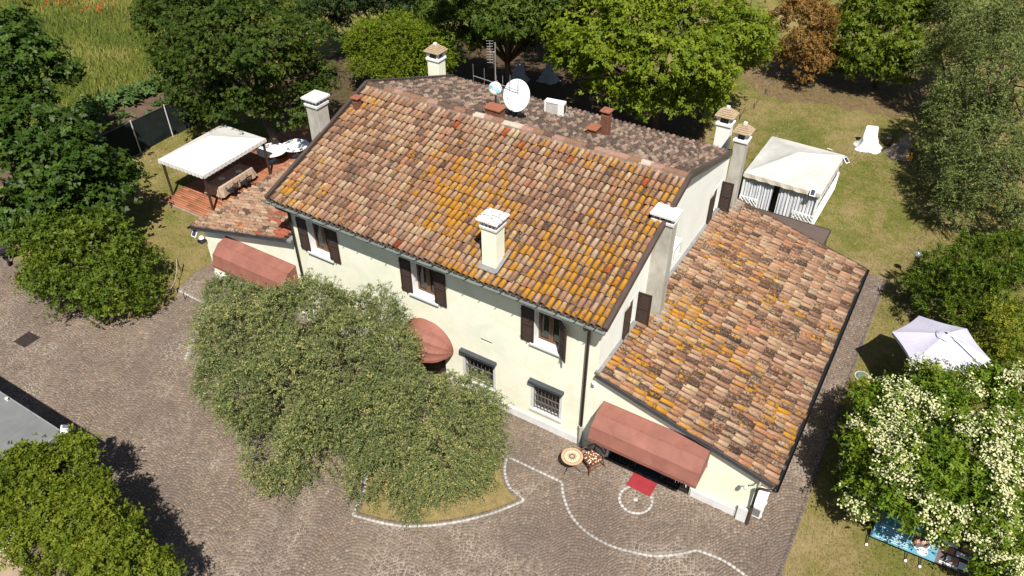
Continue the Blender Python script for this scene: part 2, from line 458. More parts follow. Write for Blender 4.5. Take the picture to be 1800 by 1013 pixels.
    MT['chrome'] = NT('mirror_globe').base((0.72, 0.76, 0.80), 0.12, 0.5, 0.85)
    MT['teal'] = simple('teal_print', (0.045, 0.215, 0.285), (0.035, 0.18, 0.245), 2, 0.45, 0.35)
    MT['print_white'] = simple('white_print', (0.62, 0.66, 0.68), None, 6, 0.5, 0.3)
    MT['print_dark'] = simple('dark_photo_print', (0.10, 0.055, 0.045), (0.03, 0.022, 0.02), 9, 0.5, 0.3)
    MT['print_skin'] = simple('warm_photo_print', (0.45, 0.22, 0.16), (0.30, 0.13, 0.09), 9, 0.5, 0.3)
    MT['green_plate'] = simple('green_plate', (0.11, 0.17, 0.13), (0.085, 0.13, 0.10), 4, 0.5, 0.3)
    MT['rust'] = simple('rusty_iron', (0.052, 0.035, 0.030), (0.03, 0.022, 0.020), 7, 0.7, 0.3)
    MT['solar'] = simple('solar_cells', (0.035, 0.042, 0.085), (0.025, 0.03, 0.065), 20, 0.2, 0.6)
    MT['bark'] = simple('bark', (0.13, 0.10, 0.075), (0.07, 0.052, 0.038), 9, 0.95, 0.1, bump=0.6, bscale=20, sc3=(3, 3, .6))
    MT['dead_bark'] = simple('bare_grey_branch', (0.24, 0.185, 0.13), (0.15, 0.115, 0.08), 9, 0.95, 0.1)
build_materials()

def leaf_mat(name, c0, c1, c2, trans=0.3, rough=0.5, spec=0.35):
    spec *= 0.45; rough = min(0.7, rough+0.1)
    t = NT(name)
    a = t.n('Attribute', attribute_name='tint')
    c = t.ramp(a.outputs['Fac'], [(0.0, c0), (0.5, c1), (1.0, c2)])
    t.base(c, rough, spec)
    tr = t.n('BsdfTranslucent')
    t.l(t.mix(1.0, c, (1.25, 1.3, 0.55), 'MULTIPLY'), tr.inputs[0])
    mx = t.n('MixShader'); mx.inputs[0].default_value = trans
    t.l(t.b.outputs[0], mx.inputs[1]); t.l(tr.outputs[0], mx.inputs[2])
    t.l(mx.outputs[0], t.out.inputs['Surface'])
    return t.m
LOBES={
 'olive_a':[(-11.6,-3.7,2.6,1.69),(-10.1,-2.8,3.2,1.47),(-9.7,-2.1,3.5,1.18),(-8.1,-1.6,3.4,1.27),(-10.8,-5.1,2.0,1.45),(-8.7,-5.0,2.6,1.84),(-7.5,-3.6,3.0,1.76),(-6.7,-2.3,2.6,1.15),(-8.6,-6.2,1.3,1.1),(-6.9,-5.6,1.7,1.44),(-7.8,-6.5,0.6,0.64),(-5.7,-4.4,2.3,1.44),(-13.9,-2.7,2.2,1.06)],
 'olive_b':[(-4.7,-3.4,2.5,1.36),(-3.7,-2.5,2.4,1.09),(-4.8,-4.5,1.7,1.34),(-3.4,-3.7,1.7,1.43),(-3.8,-4.8,0.7,0.81),(-3.0,-2.4,1.5,0.92),(-3.1,-1.7,1.6,0.64),(-5.1,-5.1,0.9,0.82),(-2.7,-3.5,0.8,0.73)],
 'linden':[(-31.6,1.8,7.5,1.44),(-29.0,1.0,7,1.51),(-28.2,1.4,6.5,0.97),(-28.3,-0.8,5.5,1.49),(-25.8,-1.2,5,1.69),(-26.7,0.8,4.5,0.92),(-25.7,-3.0,4,1.9),(-24.7,-1.3,4,1.57),(-24.4,0.2,3.0,1.16),(-24.4,-2.5,3,1.2),(-23.6,-1.0,2.6,0.94),(-26.0,-3.0,2.2,0.98)],
 'laurel':[(-24.1,-3.8,2.2,1.06),(-22.6,-3.4,2.5,1.28),(-21.3,-2.7,2.4,1.28),(-20.9,-4.1,1.9,1.59),(-20.1,-2.8,1.8,1.27),(-22.3,-4.4,1.4,1.04),(-23.3,-4.7,1.0,0.71),(-20.0,-3.8,1.3,1.26),(-19.8,-2.6,1.3,0.94),(-18.9,-3.0,0.9,0.58)],
 'maple':[(-29.8,9.3,6,1.64),(-24.9,8.3,7,2.06),(-22.5,8.9,7,2.17),(-21.7,10.7,6,1.41),(-23.8,8.1,5,2.3),(-27.5,8.0,4.5,1.46),(-22.3,9.6,4.5,1.85),(-21.4,10.8,4.2,1.1),(-23.5,8.2,3.2,1.21),(-25.4,7.9,2.9,1.06),(-21.6,9.0,3.2,1.09),(-26.9,7.6,3.4,1.18),(-33.6,11.2,5,1.23),(-29.3,8.5,4.7,1.2),(-24.7,10.6,8,1.69),(-29.1,11.4,7,1.81),(-34.7,12.6,6,1.65)],
 'acacia':[(-23.9,18.0,3,1.35),(-22.2,18.6,3.5,1.53),(-20.6,19.5,3.2,1.4),(-22.1,18.2,2.3,1.41),(-23.9,17.5,2.2,1.02),(-20.5,19.4,2.2,1.08)],
 'chestnut':[(-21.3,22.0,4.5,1.44),(-17.7,20.9,5.5,1.77),(-15.3,21.3,5.5,1.74),(-14.3,22.5,4.5,1.3),(-18.0,21.2,4,1.39),(-19.9,21.1,4,1.21),(-15.9,21.6,3.8,0.92),(-17.8,19.9,7,1.86),(-13.9,18.2,8,1.72),(-12.7,20.4,7,1.64),(-13.5,17.0,7,1.42),(-22.7,22.9,5,1.92),(-13.4,20.0,6.4,1.35),(-12.8,20.9,5,1.24),(-14.8,18.0,6,1.34)],
 'shade_tree':[(-29.2,21.6,3.4,1.4),(-27.8,22.8,3.4,1.48),(-25.9,24.0,3.4,1.41),(-24.7,24.4,3,1.04),(-28.6,20.2,2.6,1.02),(-25.9,22.3,4.6,2.14),(-28.0,21.0,4.6,2.14),(-23.7,23.0,4.6,1.7),(-29.1,19.5,3.8,1.25)],
 'sweetgum':[(-11.2,20.7,6,1.86),(-8.1,19.4,7,1.9),(-5.8,20.4,7,2.0),(-4.0,23.2,6,1.69),(-8.6,18.9,5.5,2.06),(-6.1,19.6,5.5,2.2),(-4.3,21.2,5,1.66),(-3.6,25.2,4.5,1.28),(-7.2,19.8,3.8,1.53),(-5.2,21.3,3,1.08),(-4.2,22.4,3,1.08),(-10.8,19.4,5,1.42),(-8.6,18.4,4,0.99),(-7.3,22.3,8,1.72),(-11.0,23.6,7,1.85)],
 'bronze_tree':[(-3.5,35.4,3,1.52),(-1.8,33.8,3.5,1.59),(-2.2,32.8,2.3,1.46),(-0.9,33.4,2,1.19),(-1.7,32.1,1.6,0.9)],
 'magnolia':[(0.5,35.2,4,1.65),(2.3,35.3,4.5,1.75),(3.8,38.9,4,1.48),(0.5,33.5,3,1.36),(2.4,33.6,3,1.75),(1.7,33.0,2,1.22),(3.5,34.2,2,1.22),(0.6,33.5,1.4,0.77)],
 'elm':[(5.9,36.0,3.95,1.93),(7.3,31.3,6.08,1.96),(9.1,29.2,6.08,1.86),(6.0,31.5,3.19,1.7),(8.0,26.5,4.94,2.07),(9.9,24.7,4.56,1.98),(7.3,25.6,3.04,1.56),(9.1,23.2,3.42,1.95),(7.8,23.4,1.98,1.16),(9.2,20.8,2.28,1.49),(10.6,20.4,3.04,1.64),(8.7,20.4,1.37,0.92),(6.6,25.6,2.2,0.98),(6.1,35.0,6.08,1.75),(8.8,25.4,5.7,1.59),(7.5,26.8,3.65,1.57),(9.9,20.6,3.04,1.51),(8.6,22.1,3.04,1.31),(8.4,34.4,6.08,1.54),(5.0,34.6,3.04,1.2),(11.1,19.6,1.9,1.12)],
 'laurel_hedge':[(8.3,14.0,1.8,0.87),(9.3,14.9,2.2,1.03),(10.5,15.6,2.5,1.14),(8.8,12.5,1.8,0.88),(9.8,12.9,2.2,1.13),(11.2,13.5,2.4,1.12),(8.2,13.5,1.4,0.64),(9.6,12.1,1.7,0.69)],
 'golden_hedge':[(10.9,11.4,2,1.0),(11.8,9.7,2,0.89),(10.9,10.6,1.6,0.62),(10.2,11.4,1.8,0.68),(11.4,11.1,2.3,0.82),(11.4,9.8,1.7,0.6)],
 'viburnum':[(8.4,4.2,2.5,1.18),(9.3,5.1,2.8,1.11),(10.4,5.3,3,1.16),(11.5,6.0,3,1.16),(8.4,2.4,2.2,1.13),(9.4,2.2,3,1.38),(10.6,2.7,3.2,1.36),(11.8,3.6,3,1.25),(9.4,1.5,2,0.86),(10.8,1.8,2.2,1.07),(12.1,2.3,2,1.23),(12.1,1.5,1.3,0.88),(12.9,1.9,1,0.81),(8.5,1.8,1.4,0.72),(8.9,6.3,2.4,0.6)],
 'privet':[(-11.9,-10.7,2.6,0.8),(-12.6,-11.4,2.6,0.91),(-12.8,-12.1,2.6,0.89),(-11.8,-12.3,2.3,0.96),(-10.7,-11.6,2.5,1.05),(-9.5,-11.3,2.5,0.97),(-10.4,-12.5,2.2,0.78),(-8.5,-11.8,2.4,0.97),(-8.0,-11.4,2.2,0.77),(-7.3,-11.3,2,0.64),(-9.4,-12.5,2.2,0.76),(-12.6,-10.0,2.4,0.45),(-12.1,-12.2,2.6,0.88),(-11.3,-11.9,2.6,0.87),(-9.5,-12.0,2.4,0.85),(-12.6,-11.2,2.7,0.74),(-8.7,-11.4,2.4,0.77),(-10.5,-11.0,2.6,0.8)],
 'photinia':[(7.3,6.0,1.2,0.59),(7.7,6.3,1.4,0.51),(9.2,6.9,2.9,0.32),(9.5,6.9,2.9,0.28)],
}

# ------------------------------------------------------------------ ground, pavement, field
def sheet(name, pts, z, m, kind='structure'):
    return MB().poly(*[(x, y, z) for x, y in pts]).build(name, m, kind=kind)

def resample_pts(line, step):
    x, y, a, st = resample(line, step)
    return list(zip(x, y))
sheet('lawn_ground', [(-900, -900), (900, -900), (900, 900), (-900, 900)], 0.0, MT['lawn'])
FIELD = [(-140, -30), (-36.2, -30), (-36.2, 30), (-30, 90), (-140, 90)]
sheet('field', FIELD, 0.004, MT['field'])
sheet('garden_bed', [(-36.2, -1), (-33.3, -1), (-32.9, 14), (-35.2, 14)], 0.008, MT['soil'])
PAVE = ([(-48, -3.2), (-28.1, -3.7)] + smooth_line([(-22.6, -4.14), (-20.2, -4.15), (-19.0, -3.66), (-18.5, -2.75), (-18.62, -1.9),
        (-19.05, -1.1), (-19.25, 0.1), (-18.9, 0.75), (-18.2, 0.9)], 4) +
        [(-17.9, 0.6), (-12.0, 0.6), (0.5, 0.6), (5.2, 0.6), (5.3, 15.1), (6.8, 15.03), (6.85, 8), (6.95, 0), (7.05, -26), (-48, -26)])
pavement = sheet('pavement', PAVE, 0.004, MT['joint'])
BED = [(-2.25, -1.8), (-1.99, -2.34), (-1.51, -2.79), (-0.87, -2.97)]
BED2 = smooth_line([(-0.87, -2.97), (-1.55, -3.98), (-2.57, -5.02), (-3.75, -5.81), (-5.21, -6.26)], 4)
BED_ALL = smooth_line(BED, 4) + BED2[1:] + [(-5.45, -5.5), (-6.1, -4.2), (-6.3, -2.6), (-5.2, -1.75)]
sheet('tree_bed', BED_ALL, 0.010, MT['dry_lawn'])
ring_bed = [(-8.6+1.5*math.cos(a*math.pi/12), -3.4+1.5*math.sin(a*math.pi/12)) for a in range(24)]
sheet('tree_bed', ring_bed, 0.010, MT['lawn'])
DIRT = [(-30, -12.2), (-13.6, -12.5), (-12.6, -12.6), (-11.2, -13.6), (-10.4, -15), (-10, -26), (-30, -26)]
sheet('dirt_yard', DIRT, 0.012, MT['dirt'])
_r = random.Random(5)
_edge = [(x+_r.uniform(-.25, .25), y+_r.uniform(-.35, .35)) for x, y in resample_pts([(-5.5, 31.6), (-3, 30.0), (0.5, 30.7), (4.5, 31.6), (5.6, 34)], 0.35)]
sheet('leaf_litter_ground', _edge+[(5, 40), (-6, 40)], 0.004, MT['dry_litter'])
sheet('leaf_litter_ground', [(-30, 12.5), (-24.5, 12.0), (-15.5, 13.0), (-8.5, 14.5), (-4, 17.5), (-3.5, 20.5), (-6, 27), (-16, 31), (-30, 28)], 0.004, MT['leaf_litter'])
KERB_LINES = [[(-2.38, -1.74), (-0.16, -1.71)],
    smooth_line([(-0.16, -1.71), (0.10, -2.12), (0.66, -2.66), (1.36, -2.96), (2.16, -3.01), (2.86, -2.86), (3.5, -2.63), (4.07, -2.22), (4.53, -1.78)], 4),
    smooth_line([(4.53, -1.78), (5.31, -1.70), (6.06, -1.84), (6.9, -2.1)], 4),
    smooth_line(BED, 4), BED2, [(-5.21, -6.26), (-5.45, -5.5), (-6.1, -4.2)],
    [(-19.29, -1.46), (-17.18, -1.5)], smooth_line([(-17.18, -1.5), (-16.52, -2.15), (-16.0, -3.2), (-15.3, -4.2)], 4)]
RING_C = (2.18, -1.07)
ring_line = [(RING_C[0]+0.52*math.cos(a*math.pi/24), RING_C[1]+0.52*math.sin(a*math.pi/24)) for a in range(49)]
KERB_LINES.append(ring_line)
NO_STONE = [BED_ALL, ring_bed, DIRT]

def blocks(X, Y, A, SX, SY, Z0, Z1, top=0.86):
    """many little stones as arrays: 8 verts, 5 faces each"""
    n = len(X)
    cx = np.array([-1, 1, 1, -1, -1, 1, 1, -1])*0.5; cy = np.array([-1, -1, 1, 1, -1, -1, 1, 1])*0.5
    k = np.array([1, 1, 1, 1, top, top, top, top]); zz = np.array([0, 0, 0, 0, 1, 1, 1, 1])
    lx = (SX[:, None]*cx*k); ly = (SY[:, None]*cy*k)
    c, s = np.cos(A)[:, None], np.sin(A)[:, None]
    V = np.empty((n, 8, 3))
    V[:, :, 0] = X[:, None]+lx*c-ly*s; V[:, :, 1] = Y[:, None]+lx*s+ly*c
    V[:, :, 2] = Z0[:, None]*(1-zz)+Z1[:, None]*zz
    f = np.array([[4, 5, 6, 7], [0, 1, 5, 4], [1, 2, 6, 5], [2, 3, 7, 6], [3, 0, 4, 7]])
    F = (np.arange(n)*8)[:, None, None]+f[None]
    return V.reshape(-1, 3), F.reshape(-1, 4)

def lay_cobbles():
    rs = np.random.default_rng(3)
    p = 0.112; Wc = 1.65; rise = 0.45
    xs, ys, an, sq = [], [], [], []
    for col in range(int(-33/Wc)-1, int(13/Wc)+2):
        xc = col*Wc
        u = np.linspace(-Wc/2, Wc/2, 400)
        yy = -rise*(2*u/Wc)**2
        s = np.concatenate([[0], np.cumsum(np.hypot(np.diff(u), np.diff(yy)))])
        n = int(s[-1]/p)
        for k in range(int(-18/p), int(18/p)):
            t = (np.arange(n)+0.5+0.3*rs.random())*s[-1]/(n+0.3)
            uu = np.interp(t, s, u); y = np.interp(t, s, yy)
            # arcs turn gradually with the yard so they do not line up like a print
            X = xc+uu+0.012*rs.standard_normal(n); Y = k*p+y+0.010*rs.standard_normal(n)
            xs.append(X); ys.append(Y); ang = np.arctan2(-rise*8*uu/Wc**2, 1.0); an.append(ang); sq.append(np.cos(ang))
    X = np.concatenate(xs); Y = np.concatenate(ys); A = np.concatenate(an); Q = np.concatenate(sq)
    g = 0.38
    Xr = X*math.cos(g)-Y*math.sin(g); Yr = X*math.sin(g)+Y*math.cos(g); A = A+g
    X, Y = Xr, Yr
    keep = in_poly(X, Y, PAVE)
    keep &= X > -29
    # only what the yard shows: nothing nearer the camera than the ground just below the frame
    keep &= (Y > -13.6+0.0*X) & ((X-(-12.7))*(2.4+13.3)-(Y+13.3)*(13.1+12.7) < 2.6*30)
    for q in NO_STONE: keep &= ~in_poly(X, Y, q)
    for q in KERB_LINES: keep &= seg_dist(X, Y, q) > 0.095
    keep &= np.hypot(X-RING_C[0], Y-RING_C[1]) > 0.52
    keep &= ~((X > -18.1) & (X < 5.4) & (Y > 0.02))
    keep &= ~((np.abs(X+21.53) < 0.36) & (np.abs(Y+6.70) < 0.36))
    X, Y, A, Q = X[keep], Y[keep], A[keep], Q[keep]
    # rings of setts inside the white circle
    for r_ in (0.14, 0.265, 0.39):
        n = int(2*math.pi*r_/p); a = np.arange(n)*2*math.pi/n
        X = np.append(X, RING_C[0]+r_*np.cos(a)); Y = np.append(Y, RING_C[1]+r_*np.sin(a)); A = np.append(A, a+math.pi/2); Q = np.append(Q, np.ones(n))
    n = len(X)
    A = A+0.06*rs.standard_normal(n)
    SX = p*rs.uniform(0.76, 0.96, n); SY = p*Q*rs.uniform(0.76, 0.93, n)
    Z1 = 0.022+0.005*rs.standard_normal(n)
    V, F = blocks(X, Y, A, SX, SY, np.full(n, 0.0), Z1, 0.84)
    pal = np.array([(0.170, 0.138, 0.114), (0.195, 0.162, 0.136), (0.148, 0.121, 0.102), (0.185, 0.142, 0.112), (0.23, 0.195, 0.165), (0.13, 0.106, 0.092), (0.195, 0.145, 0.116)])
    w = np.array([.26, .24, .15, .13, .10, .06, .06])
    c = pal[rs.choice(len(pal), n, p=w)]*rs.uniform(0.86, 1.14, (n, 1))*np.array([0.98, 0.925, 0.86])
    C = np.concatenate([c, np.ones((n, 1))], 1).repeat(8, 0)
    me = np_mesh('cobble', V, F, MT['cobble'], {'tint': ('POINT', C)})
    o = link(bpy.data.objects.new('cobble', me), pavement); o['kind'] = 'stuff'
lay_cobbles()

def lay_kerb_stones():
    rs = np.random.default_rng(5)
    V, F, C = [], [], []; off = 0
    for q in KERB_LINES:
        x, y, a, st = resample(q, 0.155)
        n = len(x)
        v, f = blocks(x, y, a, np.full(n, st*0.985), np.full(n, 0.088), np.zeros(n), 0.027+0.001*rs.standard_normal(n), 0.97)
        V.append(v); F.append(f+off); off += len(v)
        c = np.array([[0.40, 0.38, 0.355]])*rs.uniform(0.82, 1.15, (n, 1))
        C.append(np.concatenate([c, np.ones((n, 1))], 1).repeat(8, 0))
    # heart of the circle
    v, f = blocks(np.array([RING_C[0]]), np.array([RING_C[1]]), np.array([0.4]), np.array([0.13]), np.array([0.13]), np.zeros(1), np.array([0.034]), 0.8)
    V.append(v); F.append(f+off); C.append(np.array([[0.42, 0.40, 0.37, 1.0]]).repeat(8, 0)); off += 8
    me = np_mesh('white_stone_border', np.concatenate(V), np.concatenate(F), MT['cobble'], {'tint': ('POINT', np.concatenate(C))})
    o = link(bpy.data.objects.new('white_stone_border', me), pavement); o['kind'] = 'stuff'
    # dark edging course inside the white border of the bed
    V, F, C = [], [], []; off = 0
    q = [(x+(-3.4-x)*0.045, y+(-3.6-y)*0.045) for x, y in smooth_line(BED, 4)+BED2[1:]+[(-5.45, -5.5)]]
    x, y, a, st = resample(q, 0.13); n = len(x)
    v, f = blocks(x, y, a, np.full(n, st*0.9), np.full(n, 0.11), np.zeros(n), 0.026+0.004*rs.standard_normal(n), 0.85)
    c = np.array([[0.13, 0.105, 0.092]])*rs.uniform(0.8, 1.2, (n, 1))
    me = np_mesh('bed_edging', v, f, MT['cobble'], {'tint': ('POINT', np.concatenate([c, np.ones((n, 1))], 1).repeat(8, 0))})
    o = link(bpy.data.objects.new('bed_edging', me), pavement); o['kind'] = 'stuff'
    # single dark course along the right edge of the paved strip
    y = np.arange(-6, 15, 0.13); x = np.interp(y, [-26, 0, 8, 15.03], [7.05, 6.95, 6.85, 6.8])-0.06; n = len(y)
    v, f = blocks(x, y, np.full(n, math.pi/2), np.full(n, .12), np.full(n, .12), np.zeros(n), 0.024+0.004*rs.standard_normal(n), 0.86)
    c = np.array([[0.10, 0.083, 0.075]])*rs.uniform(0.8, 1.2, (n, 1))
    me = np_mesh('edge_course', v, f, MT['cobble'], {'tint': ('POINT', np.concatenate([c, np.ones((n, 1))], 1).repeat(8, 0))})
    o = link(bpy.data.objects.new('edge_course', me), pavement); o['kind'] = 'stuff'
lay_kerb_stones()

def patch_noise(x, y, seed=0):
    s = np.zeros(len(x)); rs = np.random.default_rng(seed)
    for k in range(14):
        a = rs.uniform(0, 2*math.pi); f = rs.uniform(0.25, 2.4); ph = rs.uniform(0, 6.28)
        s += np.sin((x*math.cos(a)+y*math.sin(a))*f+ph)/(0.6+f)
    return s

def blades(name, X, Y, h, w, lean, tint, m, seed=1):
    rs = np.random.default_rng(seed); n = len(X)
    a = rs.uniform(0, 2*math.pi, n); b = rs.uniform(0, 2*math.pi, n)
    V = np.zeros((n, 3, 3))
    V[:, 0, 0] = X-np.cos(a)*w/2; V[:, 0, 1] = Y-np.sin(a)*w/2
    V[:, 1, 0] = X+np.cos(a)*w/2; V[:, 1, 1] = Y+np.sin(a)*w/2
    V[:, 2, 0] = X+np.cos(b)*lean*h; V[:, 2, 1] = Y+np.sin(b)*lean*h; V[:, 2, 2] = h
    V[:, :2, 2] = 0.002
    F = np.arange(n*3).reshape(n, 3)
    me = np_mesh(name, V.reshape(-1, 3), F, m, {'tint': ('POINT', np.clip(tint, 0, 1).repeat(3))})
    o = link(bpy.data.objects.new(name, me)); o['kind'] = 'stuff'
    return o

def sow():
    rs = np.random.default_rng(11)
    zones = [(6.9, 14, -3, 21, 52000), (-6, 9, 12.2, 33, 78000), (-33, -18, -3.5, 12, 52000), (-6.2, -0.9, -6.3, -1.7, 9000), (-26, -13, 11, 19, 20000)]
    Xs, Ys = [], []
    for x0, x1, y0, y1, n in zones:
        Xs.append(rs.uniform(x0, x1, n)); Ys.append(rs.uniform(y0, y1, n))
    X = np.concatenate(Xs); Y = np.concatenate(Ys)
    bed = in_poly(X, Y, BED_ALL)
    keep = (~in_poly(X, Y, PAVE) | bed)
    keep &= ~((X > -18.2) & (X < 5.5) & (Y > -0.1) & (Y < 12)) & ~((X > -25.4) & (X < -18) & (Y > 2.9) & (Y < 13))
    X, Y = X[keep], Y[keep]; n = len(X)
    t = 0.60+0.17*patch_noise(X, Y, 4)+0.18*rs.standard_normal(n)
    t = t+0.28*in_poly(X, Y, BED_ALL)
    blades('lawn_grass', X, Y, rs.uniform(0.03, 0.085, n), rs.uniform(0.015, 0.035, n), 0.9, t, MT['blade'], 2)
    # standing crop in the field beyond the fence
    n = 130000
    X = -36.4-rs.beta(1.0, 1.5, n)*42; Y = rs.uniform(-4, 46, n)
    h = rs.uniform(0.2, 0.5, n)
    t = 0.38+0.14*patch_noise(X*0.8, Y*0.8, 9)+0.22*rs.standard_normal(n)
    blades('field_crop', X, Y, h, rs.uniform(0.03, 0.075, n), 0.6, t, MT['wheat'], 3)
    # poppies: loose drifts of small red heads
    px, py = [], []
    for cx, cy, sx, sy, k in ((-56, 19, 4, 2.5, 110), (-49.5, 22.5, 3, 2.5, 90), (-46.5, 25.5, 2.2, 2, 110), (-45, 29, 2, 3, 60), (-53, 17.5, 2.5, 1.5, 40), (-50, 18, 1.2, 1.2, 25)):
        px.append(cx+sx*rs.standard_normal(k)*0.6); py.append(cy+sy*rs.standard_normal(k)*0.6)
    px = np.concatenate(px); py = np.concatenate(py); n = len(px)
    z = rs.uniform(0.45, 0.6, n); s = rs.uniform(0.05, 0.12, n)
    V = np.zeros((n, 5, 3)); V[:, :, 0] = px[:, None]; V[:, :, 1] = py[:, None]; V[:, :, 2] = z[:, None]
    for k in range(4):
        V[:, k, 0] += s*math.cos(k*1.571); V[:, k, 1] += s*math.sin(k*1.571); V[:, k, 2] += 0.03
    F = (np.arange(n)*5)[:, None, None]+np.array([[0, 1, 4], [1, 2, 4], [2, 3, 4], [3, 0, 4]])[None]
    me = np_mesh('poppies', V.reshape(-1, 3), F.reshape(-1, 3), MT['poppy'])
    o = link(bpy.data.objects.new('poppies', me)); o['kind'] = 'stuff'
sow()

# ------------------------------------------------------------------ the farmhouse
house = thing('farmhouse', 'pale yellow two storey farmhouse with lichen covered tiled roofs and brown shutters', 'house')

def wall_grid(mb, a0, a1, z0, z1, holes, f, rev=None, depth=0.25):
    """rectangular wall with rectangular holes; f(a, z, d) gives the 3D point, d inward"""
    A = sorted({a0, a1, *[h[0] for h in holes], *[h[1] for h in holes]})
    Z = sorted({z0, z1, *[h[2] for h in holes], *[h[3] for h in holes]})
    for i in range(len(A)-1):
        for j in range(len(Z)-1):
            am, zm = (A[i]+A[i+1])/2, (Z[j]+Z[j+1])/2
            if any(h[0] < am < h[1] and h[2] < zm < h[3] for h in holes): continue
            mb.poly(f(A[i], Z[j], 0), f(A[i+1], Z[j], 0), f(A[i+1], Z[j+1], 0), f(A[i], Z[j+1], 0))
    r = rev if rev is not None else mb
    for h in holes:
        p = [(h[0], h[2]), (h[1], h[2]), (h[1], h[3]), (h[0], h[3])]
        for k in range(4):
            q0, q1 = p[k], p[(k+1) % 4]
            r.poly(f(*q0, 0), f(*q1, 0), f(*q1, depth), f(*q0, depth))

front = lambda a, z, d: (a, d, z)
side = lambda a, z, d: (-d, a, z)
W_UP = [(-11.83, -10.87, 3.87, 5.27), (-7.12, -6.18, 3.87, 5.27), (-2.29, -1.37, 3.87, 5.27)]
W_LO = [(-5.08, -3.88, 0.78, 2.10), (-2.27, -1.25, 0.78, 2.10)]
SLOT = (-4.38, -3.92, 2.99, 3.07)
DOOR_M = (-7.25, -5.95, 0.0, 2.05)
DOOR_R = (0.66, 3.56, 0.0, 2.12)
DOOR_L = (-16.0, -13.3, 0.0, 2.15)
# front wall of the main block
mb = MB()
wall_grid(mb, -12.73, 0.0, 0, 6.02, W_UP+W_LO+[SLOT, DOOR_M], front)
mb.build('wall', MT['plaster'], house, label='main front wall in pale lime plaster')
# gable wall to the right
mb = MB()
G1 = (2.12, 2.72, 3.72, 5.05); G2 = (9.85, 10.72, 3.72, 5.05)
wall_grid(mb, 0, 11.2, 0, 5.72, [G1, G2], side)
mb.poly((0, 0, 5.72), (0, 11.2, 5.72), (0, 11.2, 5.86), (0, 5.43, 7.98), (0, 0, 6.02))
mb.build('wall', MT['side_plaster'], house, label='white gable wall above the low wing roof')
mb = MB()
mb.poly((-12.73, 0, 0), (-12.73, 0, 6.02), (-12.73, 5.43, 7.98), (-12.73, 11.2, 5.86), (-12.73, 11.2, 0))
mb.poly((0, 11.2, 0), (-12.73, 11.2, 0), (-12.73, 11.2, 5.86), (0, 11.2, 5.86))
mb.build('wall', MT['side_plaster'], house)
# right wing
mb = MB()
wall_grid(mb, 0.002, 5.45, 0, 2.2, [DOOR_R], front)
mb.poly((0.002, 0, 2.2), (5.45, 0, 2.2), (5.45, 0, 2.27), (0.002, 0, 3.66))
mb.poly((5.45, 0, 0), (5.45, 11.8, 0), (5.45, 11.8, 2.27), (5.45, 0, 2.27))
mb.poly((5.45, 11.8, 0), (0.002, 11.8, 0), (0.002, 11.8, 3.66), (5.45, 11.8, 2.27))
mb.build('wall', MT['plaster'], house, label='front and side wall of the low right wing')
# left wing
mb = MB()
wall_grid(mb, -18.14, -12.732, 0, 2.6, [DOOR_L], front)
mb.poly((-18.14, 0, 2.6), (-12.732, 0, 2.6), (-12.732, 0, 4.10), (-18.14, 0, 2.70))
mb.poly((-18.14, 8, 0), (-18.14, 0, 0), (-18.14, 0, 2.70), (-18.14, 8, 2.70))
mb.poly((-12.732, 8, 0), (-18.14, 8, 0), (-18.14, 8, 2.70), (-12.732, 8, 4.10))
mb.build('wall', MT['plaster'], house, label='wall of the small left wing')
# plinths
for a, b in ((-12.7, -7.4), (-5.8, -0.02), (0.03, 0.62), (3.6, 5.47), (-18.17, -16.05), (-13.25, -12.74)):
    x = a
    while x < b-0.01:
        e = min(x+1.45, b)
        MB().bbox(x+0.003, e-0.003, -0.045, 0.02, 0.004, 0.36, 0.012).build('plinth', MT['plinth'], house); x = e
MB().bbox(5.14, 5.49, -0.12, -0.047, 0.01, 0.66, 0.012).build('meter_box', MT['plinth'], house)

# ---- roofs
TILE_W, TILE_L, EXPO, PITCH_W = 0.176, 0.47, 0.355, 0.212
def tile_template(n=6):
    """barrel tile: x across, y up the slope, z out of the roof"""
    pts = []
    for (y, w, lift) in ((0.0, TILE_W, 0.028), (TILE_L, TILE_W*0.82, 0.0)):
        for rr in (1.0, 0.84):
            for k in range(n+1):
                a = math.pi*k/n
                pts.append((-math.cos(a)*w/2*rr, y, math.sin(a)*w*0.52*rr+lift))
    V = np.array(pts); m = n+1; F = []
    for k in range(n):
        F.append((k, k+1, 2*m+k+1, 2*m+k))            # outer
        F.append((m+k+1, m+k, k, k+1))                # lower lip
        F.append((m+k, m+k+1, 3*m+k+1, 3*m+k))        # inner
    return V, np.array(F)
TV, TF = tile_template()
PALETTE = np.array([0.71, 0.665, 0.61])*np.array([lin(198, 166, 140), lin(188, 152, 126), lin(172, 132, 108), lin(204, 180, 152), lin(152, 116, 96),
                    lin(126, 95, 80), lin(192, 142, 110), lin(198, 138, 104), lin(206, 190, 156)])
PAL_W = np.array([.23, .22, .17, .11, .09, .05, .08, .03, .02])
TILES = []     # (distance to camera, roof index, matrix, rgb, lichen, moss)
ROOFS = []
